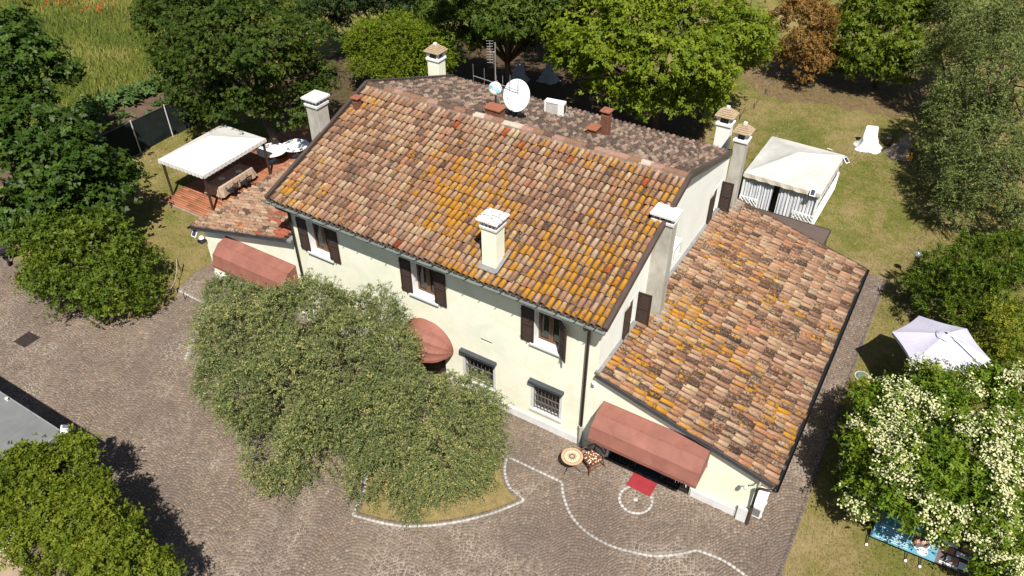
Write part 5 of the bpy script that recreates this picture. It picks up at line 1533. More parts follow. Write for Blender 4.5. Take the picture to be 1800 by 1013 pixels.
# fence with dark netting
def net_fence():
    t = thing('net_fence', 'dark green net fence on pale posts between the lawn and the vegetable bed', 'fence', (-30.1, 0, 0))
    y0, y1, h = -1.6, 12.0, 1.85
    n = 60; rows = []
    for z in np.linspace(0.05, h, 7):
        rows.append([(0.012*math.sin(i*0.9+z*2)+(0.05*math.sin(i*0.45) if z < 0.3 else 0), y0+(y1-y0)*i/n, z+0.02*math.sin(i*0.63)*(z/h)) for i in range(n+1)])
    MB().grid(rows).build('netting', MT['net'], t)
    for y in (-1.6, 0.5, 2.3, 3.4): MB().tube([(0.03, y, 0), (0.03, y, h+0.05)], 0.025, 8).build('post', MT['rust'], t)
    for y in (5.52, 7.68, 9.85, 12.0): MB().tube([(0.045, y, 0), (0.045, y, h+0.08)], 0.032, 8).build('post', MT['fence_post'], t)
    MB().tube([(0.02, y0, h), (0.02, y1, h)], 0.006, 5).build('wire', MT['steel'], t)
net_fence()

# stakes and rope round the laurel
STAKES = [(-18.80, -3.37, 0.95, 'slanted wooden stake nearest the yard, holding a pale rope', (-0.12, 0.04)), (-18.71, -2.56, 0.55, 'short wooden stake at the grass edge, rope tied to it', (-0.07, 0.05)),
          (-18.75, -1.66, 0.55, 'wooden stake next to the end of the white stone line', (-0.05, 0.03)), (-19.75, -0.55, 0.85, 'wooden stake at the back of the roped bed in tree shade', (-0.04, 0.0))]
tops = []
for x, y, h, lb, ln in STAKES:
    t = thing('wooden_stake', lb, 'stake', (x, y, 0), 0, 'stakes round the laurel bed')
    MB().tube([(0, 0, -0.05), (ln[0]*0.5, ln[1]*0.5, h*0.5), (ln[0], ln[1], h)], [0.035, 0.033, 0.030], 7).build('stake', MT['stake'], t)
    tops.append(Vector((x+ln[0], y+ln[1], h*0.9)))
for a, b, lb in ((0, 1, 'pale rope sagging between the two front stakes'), (1, 2, 'pale rope between the two stakes beside the grass'), (2, 3, 'rope running back from the white stone line into the shade')):
    P = []
    for i in range(13):
        t_ = i/12; p = tops[a].lerp(tops[b], t_); p.z -= 0.16*math.sin(math.pi*t_); P.append(p-tops[a])
    t = thing('rope', lb, 'rope', tops[a], 0, 'ropes round the laurel bed')
    MB().tube(P, 0.014, 6).build('strand', MT['rope'], t)
for x, y, h, lb in ((-18.15, -1.75, 0.42, 'thin black peg in the grass near the white line'), (-18.7, -2.9, 0.42, 'thin black peg at the rounded lawn edge'), (-18.95, 0.62, 0.48, 'thin black peg beside the corner of the left wing')):
    t = thing('garden_peg', lb, 'peg', (x, y, 0), 0, 'thin black pegs')
    MB().tube([(0, 0, 0), (0.02, 0.01, h)], 0.018, 6).build('peg', MT['dark_metal'], t)

# ------------------------------------------------------------------ right: pavilion, parasol, seats, banner
def pavilion():
    t = thing('garden_pavilion', 'white curtained pavilion with lattice panels behind the low right wing', 'pavilion', (1.20, 19.25, 0.0), R(-1.0))
    hx, hy, ze, za = 1.82, 2.12, 1.98, 2.62
    mb = MB(); pyramid_roof(mb, hx, hy, ze, za, 12, 0.09); mb.build('roof', MT['canvas_grey'], t)
    mb = MB()
    for a, b, o in (((-hx, -hy), (hx, -hy), (0, -1)), ((hx, -hy), (hx, hy), (1, 0)), ((hx, hy), (-hx, hy), (0, 1)), ((-hx, hy), (-hx, -hy), (-1, 0))):
        scallop(mb, (*a, 0), (*b, 0), ze+0.005, 0.17, 6, (*o, 0), 0.07)
    mb.build('valance', MT['valance'], t)
    for sx in (-1, 1):
        for sy in (-1, 1): MB().box(sx*(hx-.08)-0.045, sx*(hx-.08)+0.045, sy*(hy-.08)-0.045, sy*(hy-.08)+0.045, 0.0, ze-0.01).build('post', MT['white'], t)
    def curtain(a, b, y, z0, z1, axis):
        n = 70; rows = []
        for z in (z1, (z0+z1)/2, z0):
            row = []
            for i in range(n+1):
                q = a+(b-a)*i/n; w = 0.035*math.sin(i*0.95)+0.018*math.sin(i*2.3+1)
                w *= 0.7+0.5*(z1-z)/(z1-z0)
                row.append((q, y+w, z) if axis == 'x' else (y+w, q, z))
            rows.append(row)
        MB().grid(rows).build('curtain', MT['curtain_white'], t)
    curtain(-hx+0.10, -0.32, -hy+0.16, 0.05, ze-0.05, 'x'); curtain(-0.05, hx-0.16, -hy+0.16, 0.05, ze-0.05, 'x')
    curtain(-hy+0.2, hy-0.2, -hx+0.14, 0.05, ze-0.05, 'y'); curtain(-hy+0.25, hy-0.2, hx-0.20, 0.05, ze-0.05, 'y')
    curtain(-hx+0.1, hx-0.1, hy-0.14, 0.05, ze-0.05, 'x')
    def lattice(a, b, fixed, z0, z1, axis):
        mb = MB(); P = (lambda q, z, o=0: (q, fixed+o, z)) if axis == 'x' else (lambda q, z, o=0: (fixed+o, q, z))
        for z in (z0, z1): mb.bar(P(a, z), P(b, z), 0.035)
        for q in (a, b): mb.bar(P(q, z0), P(q, z1), 0.035)
        fr = mb.build('lattice_panel', MT['white'], t)
        ls = MB(); s = 0.19; h = z1-z0
        k = a-h
        while k < b:
            for sg in (1, -1):
                q0, q1 = k, k+h
                za_, zb_ = (z0, z1) if sg > 0 else (z1, z0)
                lo, hi = max(q0, a), min(q1, b)
                if hi-lo > 0.03:
                    f = lambda q: za_+(zb_-za_)*(q-q0)/(q1-q0)
                    ls.bar(P(lo, f(lo), 0.008*sg), P(hi, f(hi), 0.008*sg), 0.034, 0.010)
            k += s
        ls.build('lattice', MT['white'], fr, kind='stuff')
    lattice(-hx+0.04, -hx+0.90, -hy+0.02, 0.08, 0.72, 'x'); lattice(hx-1.0, hx-0.06, -hy+0.02, 0.08, 0.72, 'x')
    lattice(-hy+0.05, hy-0.05, hx-0.02, 0.08, 1.02, 'y')
    MB().box(-0.30, -0.07, -hy+0.45, -hy+0.47, 0.05, ze-0.1).build('dark_gap', MT['dark_metal'], t)
pavilion()
for i, (x, y, z, rz, lb) in enumerate(((2.62, 16.98, 2.02, 8, 'small solar panel clipped to the front edge of the curtained pavilion'), (3.22, 20.95, 1.95, 60, 'small solar panel at the back right corner of the curtained pavilion'), (2.3, 21.52, 1.98, 170, 'small solar panel behind the far edge of the curtained pavilion'))):
    t = thing('garden_solar_charger', lb, 'solar panel', (x, y, z), R(rz), 'solar panels on the pavilion')
    Ms = Matrix.Rotation(R(35), 4, 'X')
    MB().bbox(-0.12, 0.12, -0.17, 0.17, -0.012, 0.012, 0.005, Ms).build('panel_frame', MT['white'], t)
    MB().box(-0.09, 0.09, -0.14, 0.14, 0.0125, 0.016, Ms).build('solar_cells', MT['solar'], t)
    MB().bar((0, 0.05, -0.02), (0, 0.16, -0.08), 0.025).build('bracket', MT['dark_metal'], t)
def lean_to():
    t = thing('lean_to', 'brown flat canopy behind the tiled right wing', 'canopy', (2.0, 13.1, 0))
    MB().bbox(-1.95, 2.08, -0.95, 0.98, 2.14, 2.20, 0.012).build('roof', MT['brown_sheet'], t)
    MB().box(-1.96, 2.11, 0.982, 1.02, 2.06, 2.215).box(2.082, 2.115, -0.95, 0.98, 2.06, 2.215).build('fascia', MT['flashing'], t)
    for sx in (-1.9, 2.02): MB().box(sx-0.05, sx+0.05, 0.86, 0.96, 0, 2.138).build('post', MT['brown_post'], t)
lean_to()

def parasol():
    t = thing('cantilever_parasol', 'pale lilac grey cantilever parasol open over the grass beside the hedge', 'parasol', (9.15, 8.78, 0))
    zr, za, r = 2.28, 2.80, 1.60; n = 6; ph = R(5)
    rows = []; m = 8
    for i in range(m+1):
        f = i/m; row = []
        for k in range(n*6+1):
            q = k/6; a0 = ph+2*math.pi*math.floor(q)/n; a1 = a0+2*math.pi/n; u = q-math.floor(q)
            p0 = Vector((math.cos(a0), math.sin(a0), 0)); p1 = Vector((math.cos(a1), math.sin(a1), 0))
            p = p0.lerp(p1, u)*(1-0.045*math.sin(math.pi*u)*f)
            rr = 0.05+(r-0.05)*f
            z = za-(za-zr)*(f**1.25)-0.05*math.sin(math.pi*u)*math.sin(math.pi*min(1, f*1.0))
            row.append((p.x*rr, p.y*rr, z))
        rows.append(row)
    can = MB().grid(rows).build('canopy', MT['lilac_canvas'], t)
    MB().grid([rows[-1], [(x*0.985, y*0.985, z-0.13) for x, y, z in rows[-1]]]).build('border', MT['lilac_canvas'], can)
    vt = []
    for rr, z in ((0.06, za+0.07), (0.20, za+0.02), (0.30, za-0.035)):
        vt.append([(math.cos(ph+2*math.pi*k/24)*rr, math.sin(ph+2*math.pi*k/24)*rr, z+(0.015*math.sin(k*math.pi/2) if rr > 0.25 else 0)) for k in range(25)])
    MB().grid(vt).build('vent', MT['lilac_canvas'], can)
    for k in range(n):
        a = ph+2*math.pi*k/n
        MB().bar((0, 0, za-0.06), (math.cos(a)*r*0.98, math.sin(a)*r*0.98, zr-0.02), 0.022).build('rib', MT['white'], t)
    top = Vector((1.62, -0.62, 2.62))
    MB().tube([(0.05, -0.02, za+0.06), (0.55, -0.20, za+0.12), (1.15, -0.43, za+0.0), tuple(top)], 0.028, 8).build('arm', MT['white'], t)
    MB().tube([tuple(top), (1.85, -0.71, 2.2), (2.0, -0.76, 1.2), (2.02, -0.77, 0.0)], 0.035, 8).build('mast', MT['white'], t)
    MB().tube([(1.0, -0.38, za-0.45), (1.86, -0.71, 2.18)], 0.022, 6).tube([(1.3, -0.05, za-0.5), (1.86, -0.71, 2.2)], 0.018, 6).build('strut', MT['white'], t)
    mb = MB(); mb.box(1.55, 2.5, -0.82, -0.72, 0.0, 0.07); mb.box(1.97, 2.07, -1.25, -0.3, 0.072, 0.13); mb.build('base', MT['dark_metal'], t)
parasol()
def globe_lamp():
    t = thing('garden_globe', 'mirrored globe on a thin dark post beside the dark green hedge', 'garden globe', (7.57, 15.62, 0))
    MB().tube([(0, 0, 0), (0, 0, 1.12)], 0.022, 8).build('post', MT['dark_metal'], t)
    MB().lathe([(0.04, 1.10), (0.06, 1.12), (0.06, 1.16), (0.03, 1.17)], 12).build('collar', MT['dark_metal'], t)
    pr = [(0.155*math.sin(math.pi*k/14), 1.31-0.155*math.cos(math.pi*k/14)) for k in range(15)]
    MB().lathe(pr, 24, None, False).build('globe', MT['chrome'], t, smooth=True)
globe_lamp()

def draped_chair(label, loc, rotz, m, group, sc=1.0):
    t = thing('covered_chair', label, 'chair', loc, rotz, group)
    secs = [(0.0, 0.0, 0.62, 0.58, 0.09), (0.07, 0.0, 0.54, 0.52, 0.06), (0.24, 0.0, 0.42, 0.43, 0.03), (0.43, 0.0, 0.36, 0.37, 0.012), (0.47, 0.0, 0.345, 0.355, 0.0), (0.49, 0.05, 0.33, 0.30, 0.0), (0.53, 0.22, 0.32, 0.13, 0.0), (0.72, 0.28, 0.30, 0.09, 0.008), (0.93, 0.33, 0.27, 0.06, 0.0), (0.955, 0.335, 0.22, 0.03, 0.0)]
    rows = []; n = 44
    for z, cy, hw, hd, wv in secs:
        row = []
        for i in range(n+1):
            a = 2*math.pi*i/n; c, s = math.cos(a), math.sin(a); q = (abs(c)**3+abs(s)**3)**(-1/3)
            k = 1+wv*(math.sin(i*2*math.pi*5/n+1)+0.6*math.sin(i*2*math.pi*9/n))
            row.append((c*q*hw*k*sc, (cy+s*q*hd*k)*sc, max(0.012, z*sc+(0.02*math.sin(i*1.3) if z < .1 else 0))))
        rows.append(row)
    mb = MB().grid(rows); mb.poly(*rows[-1][:-1])
    mb.build('cloth', m, t, smooth=True)
    for sx in (-1, 1):
        for sy in (-1, 1): MB().box(sx*0.2*sc-0.02, sx*0.2*sc+0.02, sy*0.2*sc-0.02, sy*0.2*sc+0.02, 0, 0.42*sc).build('leg', MT['black_chair'], t)
    return t
draped_chair('chair under a white sheet alone on the sunny lawn', (3.55, 26.75, 0), R(18), MT['cover_white'], 'chairs under cloths in the garden', 1.15)
draped_chair('chair under a taupe blanket with a guitar leaning on it', (5.15, 26.75, 0), R(-40), MT['cover_brown'], 'chairs under cloths in the garden', 1.12)
draped_chair('chair under a white cloth in deep shade behind the roof, left of the two', (-17.3, 24.2, 0), R(30), MT['cover_shaded'], 'chairs under cloths in the garden', 1.05)
draped_chair('chair under a white cloth in deep shade behind the roof, right of the two', (-15.7, 25.2, 0), R(10), MT['cover_shaded'], 'chairs under cloths in the garden', 1.1)
t = thing('log_stool', 'dark log stool with a pale sawn top between the two covered chairs', 'stool', (4.38, 27.6, 0))
MB().lathe([(0.20, 0.0), (0.16, 0.05), (0.15, 0.38), (0.14, 0.42)], 12).build('trunk_piece', MT['log'], t)
MB().lathe([(0.135, 0.42), (0.135, 0.425), (0.0, 0.425)], 12, None, False).build('sawn_top', MT['log_end'], t)
mb = MB()
for a in (0.3, 2.2, 4.0): mb.tube([(0.13*math.cos(a), 0.13*math.sin(a), 0.30), (0.28*math.cos(a), 0.28*math.sin(a), 0.42)], [0.05, 0.03], 7)
mb.build('branch_stub', MT['log'], t)
def guitar():
    t = thing('guitar', 'amber acoustic guitar leaning on the blanket covered chair', 'guitar', (5.72, 26.38, 0.0), R(8))
    M = Matrix.Rotation(R(-18), 4, 'X')
    out = []
    for i in range(41):
        v = i/40; y = v*0.50
        w = 0.19*math.sin(math.pi*min(1, v*1.02+0.02))**0.55*(1.0-0.30*v)*(1-0.26*math.exp(-((v-0.60)/0.13)**2))
        out.append((max(w, 0.02), y))
    L = [(-w, z) for w, z in out]+[(w, z) for w, z in reversed(out)]
    fr = [M @ Vector((x, -0.05, z)) for x, z in L]; bk = [M @ Vector((x, 0.05, z)) for x, z in L]; n = len(L)
    MB().add(fr+bk, [tuple(range(n)), tuple(reversed(range(n, 2*n)))]+[(i, n+i, n+(i+1) % n, (i+1) % n) for i in range(n)]).build('body', MT['guitar'], t)
    MB().lathe([(0.0, 0.0), (0.05, 0.0), (0.05, 0.004), (0.0, 0.004)], 18, M @ Matrix.Translation((0, -0.051, 0.32)) @ Matrix.Rotation(R(90), 4, 'X'), False).build('sound_hole', MT['black_chair'], t)
    MB().box(-0.07, 0.07, -0.062, -0.0505, 0.12, 0.15, M).build('bridge', MT['chair_wood'], t)
    MB().box(-0.028, 0.028, -0.066, -0.035, 0.36, 0.86, M).build('neck', MT['black_chair'], t)
    MB().box(-0.04, 0.04, -0.060, -0.035, 0.862, 1.02, M).build('headstock', MT['black_chair'], t)
guitar()
for i, (x, y, h, lx, ly, lb) in enumerate(((-3.27, 28.0, 0.75, 0.10, 0.42, 'bare leaning stick on the lawn, middle of the row of three'), (-3.30, 30.3, 0.85, 0.16, 0.45, 'bare forked stick on the lawn nearest the bronze leaved tree'), (-3.55, 26.2, 0.75, 0.12, 0.38, 'bare leaning stick on the lawn nearest the house'))):
    t = thing('garden_stick', lb, 'stick', (x, y, 0), 0, 'bare sticks standing on the lawn')
    MB().tube([(0, 0, 0), (lx*.5, ly*.5, h*.55), (lx, ly, h)], [0.03, 0.025, 0.018], 6).build('stem', MT['bark'], t)
    mb = MB()
    for k in range(4):
        f = 0.5+0.13*k; p = Vector((lx*f, ly*f, h*f)); mb.tube([p, p+Vector((0.22*math.sin(k*2.1), 0.14*math.cos(k*1.7), 0.16))], [0.014, 0.006], 5)
    mb.build('twig', MT['bark'], t)

def banner():
    t = thing('banner', 'long teal advertising banner leaning under the white blossoming shrub', 'banner', (9.0, 1.36, 0.0), R(2.0))
    M = Matrix.Translation((0, 0, 0.14)) @ Matrix.Rotation(R(42), 4, 'X')     # local: x along, y up the panel
    Wd, H = 1.74, 0.86
    MB().box(-0.06, Wd, 0, H, -0.012, 0.0, M).build('panel', MT['teal'], t)
    MB().box(Wd+0.002, Wd+1.0, 0, H, -0.012, 0.0, M).build('photo_panel', MT['print_dark'], t)
    mb = MB()
    for y, x0, x1 in ((0.06, 0.05, 0.98), (0.115, 0.35, 1.0), (0.17, 0.10, 0.95), (0.21, 0.45, 0.93), (0.27, 0.12, 0.90), (0.34, 0.30, 0.86), (0.40, 0.08, 0.80), (0.47, 0.10, 0.72)):
        mb.box(x0, x1, y, y+0.012, 0.0, 0.002, M)
    mb.build('printed_line', MT['print_white'], t)
    mb = MB()
    for k in range(8): mb.box(-0.02, 0.62, 0.55+k*0.034, 0.562+k*0.034, 0.0, 0.0018, M)
    mb.build('dark_stripe', simple('deep_teal_print', (0.02, 0.09, 0.13), None, 3, 0.5, 0.3), t)
    el = lambda rx, ry, cx, cy, z: [M @ Vector((cx+rx*math.cos(2*math.pi*i/28), cy+ry*math.sin(2*math.pi*i/28), z)) for i in range(28)]
    MB().poly(*el(0.27, 0.235, 1.24, 0.40, 0.003)).build('oval_border', MT['print_white'], t)
    MB().poly(*el(0.245, 0.21, 1.24, 0.40, 0.005)).build('oval_photo', MT['print_dark'], t)
    MB().poly(*el(0.075, 0.07, 1.15, 0.40, 0.007)).build('printed_face', MT['print_skin'], t)
    MB().poly(*el(0.06, 0.06, 1.33, 0.42, 0.007)).build('printed_face', MT['print_skin'], t)
    MB().poly(*el(0.15, 0.12, 1.36, 0.16, 0.008)).build('printed_dog', MT['print_white'], t)
    mb = MB()
    for cx, cy, rx in ((1.30, 0.20, 0.02), (1.38, 0.21, 0.02), (1.47, 0.15, 0.03), (1.24, 0.16, 0.03)): mb.poly(*el(rx, rx*1.1, cx, cy, 0.010))
    mb.build('dog_marking', MT['print_dark'], t)
    mb = MB()
    for x0, x1, y0, y1 in ((1.85, 2.35, 0.05, 0.12), (2.0, 2.12, 0.16, 0.34), (2.2, 2.62, 0.42, 0.56), (2.35, 2.6, 0.1, 0.3), (1.78, 2.2, 0.62, 0.74)): mb.box(x0, x1, y0, y1, 0.0, 0.002, M)
    mb.build('photo_patch', MT['print_white'], t)
    mb = MB()
    for x0, x1, y0, y1 in ((1.8, 2.15, 0.40, 0.58), (2.3, 2.7, 0.62, 0.8), (2.14, 2.32, 0.14, 0.36)): mb.box(x0, x1, y0, y1, 0.0, 0.0025, M)
    mb.build('photo_patch', MT['print_skin'], t)
    fr = MB()
    a = lambda x, y: M @ Vector((x, y, -0.03))
    for p, q in (((-0.08, 0), (Wd+1.0, 0)), ((-0.08, H), (Wd+1.0, H)), ((-0.08, 0), (-0.08, H)), ((Wd+1.0, 0), (Wd+1.0, H))): fr.bar(a(*p), a(*q), 0.03)
    fr.build('frame', MT['dark_metal'], t)
    for x in (-0.12, 1.0, 1.40):
        lg = MB().tube([(x, 0.02, 0.13), (x, -0.26, 0.06)], 0.016, 6).tube([(x, 0.55, 0.60), (x, 0.75, 0.0)], 0.016, 6).build('leg', MT['dark_metal'], t)
        MB().lathe([(0.0, 0.0), (0.045, 0.02), (0.05, 0.05), (0.03, 0.085), (0.0, 0.09)], 10, Matrix.Translation((x, -0.29, 0.0)), False).build('foot', MT['porcelain'], lg, smooth=True)
banner()

# ------------------------------------------------------------------ flat roofed outbuilding at the lower left
def outbuilding():
    t = thing('outbuilding', 'low grey flat roofed outbuilding at the corner of the yard', 'outbuilding', (0, 0, 0))
    x0, x1, y0, y1, z = -26.0, -13.25, -17.5, -9.82, 2.66
    mb = MB()
    for a, b in (((x0+.2, y1-.15), (x1-.15, y1-.15)), ((x1-.15, y1-.15), (x1-.15, y0+.2)), ((x1-.15, y0+.2), (x0+.2, y0+.2)), ((x0+.2, y0+.2), (x0+.2, y1-.15))):
        mb.poly((*a, 0), (*b, 0), (*b, z-0.12), (*a, z-0.12))
    mb.build('wall', MT['side_plaster'], t)
    r_ = MB().box(x0, x1, y0, y1, z-0.12, z).build('roof', MT['roof_grey'], t)
    mb = MB(); mb.box(x0, x1, y1-0.03, y1+0.012, z-0.14, z+0.012); mb.box(x1-0.03, x1+0.012, y0, y1-0.032, z-0.14, z+0.012)
    mb.build('roof_edge', MT['lead'], r_)
    mb = MB()
    for k in range(7): mb.box(x0+1.0+k*1.75, x0+1.03+k*1.75, y0, y1-0.04, z, z+0.006)
    mb.build('felt_seam', MT['roof_grey'], r_)
outbuilding()
t = thing('yard_floodlight', 'white floodlight on the corner of the flat grey roof', 'floodlight', (-13.16, -9.74, 2.66), R(-35))
Mf = Matrix.Translation((0, -0.02, 0.10)) @ Matrix.Rotation(R(-30), 4, 'X')
MB().bbox(-0.16, 0.16, -0.11, 0.11, -0.05, 0.06, 0.03, Mf).build('lamp_case', MT['porcelain'], t)
MB().box(-0.13, 0.02, -0.08, 0.08, 0.0605, 0.066, Mf).build('lamp_glass', MT['steel'], t)
MB().bar((0, -0.05, 0.0), (0, -0.03, 0.10), 0.05).build('bracket', MT['dark_metal'], t)
t = thing('roof_vent', 'small pale vent cap near the edge of the flat grey roof', 'vent', (-15.9, -9.92, 2.66))
MB().lathe([(0.035, 0.0), (0.035, 0.08), (0.055, 0.085), (0.05, 0.11), (0.0, 0.12)], 10, None, False).build('cap', MT['cream'], t)
mb = MB(); P = smooth_line([(-13.3, -12.42), (-12.65, -12.5), (-11.9, -12.9), (-11.1, -13.6)], 4)
k = thing('garden_kerb', 'pale concrete kerb at the lower left under the hedge', 'kerb', (0, 0, 0))
x, y, a, st = resample(P, 0.42)
for i in range(len(x)):
    MB().bbox(-st/2+0.006, st/2-0.006, -0.06, 0.06, 0.0, 0.14, 0.012, Matrix.Translation((x[i], y[i], 0)) @ Matrix.Rotation(a[i], 4, 'Z')).build('kerb_stone', MT['plinth'], k)

# ------------------------------------------------------------------ trees, shrubs, hedges
def unit(v): return v/np.maximum(np.linalg.norm(v, axis=-1, keepdims=True), 1e-9)
def crown_points(lobes, density, rs, shell=0.45, cull=0.62, bottom=-0.75, nsub=8, sub=(0.34, 0.56)):
    """points and outward directions spread through the outer part of a crown: each bough carries uneven
    boughlets with gaps between them, and the leaves sit in their outer layer"""
    subs, par = [], []
    for i, (x, y, z, r) in enumerate(lobes):
        d = unit(rs.standard_normal((nsub*2, 3))+np.array([0, 0, 0.25])); d = d[d[:, 2] > bottom][:nsub]
        for q in d:
            rr = r*rs.uniform(*sub); c = np.array([x, y, z])+q*(r-rr*0.72)*rs.uniform(0.86, 1.12)*np.array([1, 1, 0.92])
            subs.append((c[0], c[1], c[2], rr)); par.append(i)
        subs.append((x, y, z, r*0.60)); par.append(i)
    P, D, TN = [], [], []
    for (x, y, z, r), i in zip(subs, par):
        n = int(density*r*r*0.66)+2
        d = unit(rs.standard_normal((int(n*1.6)+8, 3)))
        d = d[d[:, 2] > bottom][:n]
        ph = rs.uniform(0, 6.28, 4)
        nz = 0.16*np.sin(3.3*d[:, 0]+ph[0])*np.sin(2.9*d[:, 1]+ph[1])+0.13*np.sin(6.3*d[:, 0]+ph[2]+3*d[:, 2])+0.10*np.sin(7.1*d[:, 1]+ph[3])
        rad = r*(1+nz)*(1-shell*rs.random(len(d))**1.4)
        P.append(np.array([x, y, z])+d*rad[:, None]*np.array([1, 1, 0.90]))
        o = unit(np.array([x, y, z])-np.array(lobes[i][:3])+1e-3)
        D.append(unit(d+0.35*o)); TN.append(np.full(len(d), rs.uniform(-0.17, 0.17)))
    P = np.concatenate(P); D = np.concatenate(D); TN = np.concatenate(TN)
    keep = P[:, 2] > 0.12
    for (x, y, z, r) in subs: keep &= np.linalg.norm(P-np.array([x, y, z]), axis=1) > cull*r
    for (x, y, z, r) in lobes: keep &= np.linalg.norm(P-np.array([x, y, z]), axis=1) > 0.55*r
    return P[keep], D[keep], TN[keep]

def frame_of(n, rs):
    t = unit(np.cross(n, rs.standard_normal(n.shape)))
    return t, np.cross(n, t)

def leaf_geo(pos, axis, nor, L, W, fold=0.12):
    """kite shaped leaves, folded along the midrib"""
    side = unit(np.cross(axis, nor))
    n = len(pos)
    L = L[:, None]; W = W[:, None]
    V = np.empty((n, 4, 3))
    mid = pos+axis*L*0.45
    V[:, 0] = pos; V[:, 2] = pos+axis*L-nor*L*0.10
    V[:, 1] = mid+side*W*0.5+nor*W*fold; V[:, 3] = mid-side*W*0.5+nor*W*fold
    return V

def rosettes(P, D, k, L, W, rs, up=0.5, jit=0.7, tilt=0.45, lvar=0.45):
    """k leaves radiating from each point"""
    N = unit(D*0.7+np.array([0, 0, up])+jit*rs.standard_normal(P.shape))
    T, B = frame_of(N, rs)
    m = len(P)
    a = (np.arange(k)[None]*2*math.pi/k+rs.uniform(0, 6.28, (m, 1))+0.35*rs.standard_normal((m, k)))
    tl = tilt+0.25*rs.standard_normal((m, k))
    rad = T[:, None]*np.cos(a)[..., None]+B[:, None]*np.sin(a)[..., None]
    ax = unit(rad*np.cos(tl)[..., None]+N[:, None]*np.sin(tl)[..., None])
    nr = unit(N[:, None]*np.cos(tl)[..., None]-rad*np.sin(tl)[..., None])
    pos = P[:, None]+rad*0.012
    s = rs.uniform(1-lvar, 1+lvar, (m*k))
    return leaf_geo(np.broadcast_to(pos, ax.shape).reshape(-1, 3), ax.reshape(-1, 3), nr.reshape(-1, 3), L*s, W*s)

def shoots(P, D, k, length, L, W, rs, droop=0.3, jit=0.55):
    """leafy twigs: k leaves along a curved shoot from each point"""
    m = len(P)
    d = unit(D*0.75+jit*rs.standard_normal(P.shape)+np.array([0, 0, 0.25]))
    T, B = frame_of(d, rs)
    f = (np.arange(k)+0.5)[None]/k
    ln = length*rs.uniform(0.6, 1.35, (m, 1))
    pos = P[:, None]+d[:, None]*(ln*f)[..., None]; pos[..., 2] -= droop*ln*f*f
    a = np.arange(k)[None]*2.4+rs.uniform(0, 6.28, (m, 1))
    rad = T[:, None]*np.cos(a)[..., None]+B[:, None]*np.sin(a)[..., None]
    ax = unit(d[:, None]*0.75+rad*0.7-np.array([0, 0, 0.35])*droop*f[..., None])
    nr = unit(np.cross(ax, np.cross(ax, np.array([0, 0, 1.0])+0.8*rs.standard_normal(ax.shape))))
    nr = np.where(nr[..., 2:3] < 0, -nr, nr)
    s = rs.uniform(0.7, 1.3, m*k)
    return leaf_geo(pos.reshape(-1, 3), ax.reshape(-1, 3), nr.reshape(-1, 3), L*s, W*s)

def quads_mesh(name, V, tint, m):
    n = len(V)
    F = np.arange(n*4).reshape(n, 4)
    return np_mesh(name, V.reshape(-1, 3), F, m, {'tint': ('POINT', np.clip(tint, 0, 1).repeat(4))})

def trunk_mesh(base, lobes, r0, rs, stems=1, spread=0.25, bare=0.0):
    mb = MB(); base = np.array(base, float)
    zc = np.array(lobes)
    hub = np.array([zc[:, 0].mean()*0.35+base[0]*0.65, zc[:, 1].mean()*0.35+base[1]*0.65, max(0.5, 0.45*zc[:, 2].mean())])
    for s in range(stems):
        a = 2*math.pi*s/max(1, stems)+0.7
        b = base+np.array([math.cos(a), math.sin(a), 0])*(0.16*(stems > 1)*r0/0.12)
        h = hub+np.array([math.cos(a), math.sin(a), 0])*spread*(stems > 1)
        P = [b+np.array([0, 0, -0.05]), b*0.6+h*0.4+0.06*rs.standard_normal(3), h]
        P[1][2] = h[2]*0.45
        mb.tube([tuple(p) for p in P], [r0*1.25, r0*0.95, r0*0.8], 9)
        mine = [l for i, l in enumerate(lobes) if i % stems == s]
        for (x, y, z, r) in mine:
            e = np.array([x, y, z+0.2*r]); q = h*0.5+e*0.5+0.15*rs.standard_normal(3)
            mb.tube([tuple(h-np.array([0, 0, .05])), tuple(q), tuple(e)], [r0*0.55, r0*0.36, r0*0.14], 7)
            for k in range(4):
                d = unit(rs.standard_normal(3)+np.array([0, 0, 0.5])); t = rs.uniform(0.3, 0.8); s0 = q*(1-t)+e*t
                mb.tube([tuple(s0), tuple(s0+d*r*0.5+0.05*rs.standard_normal(3)), tuple(s0+d*r*0.85)], [r0*0.16, r0*0.11, r0*0.04], 5)
    return mb

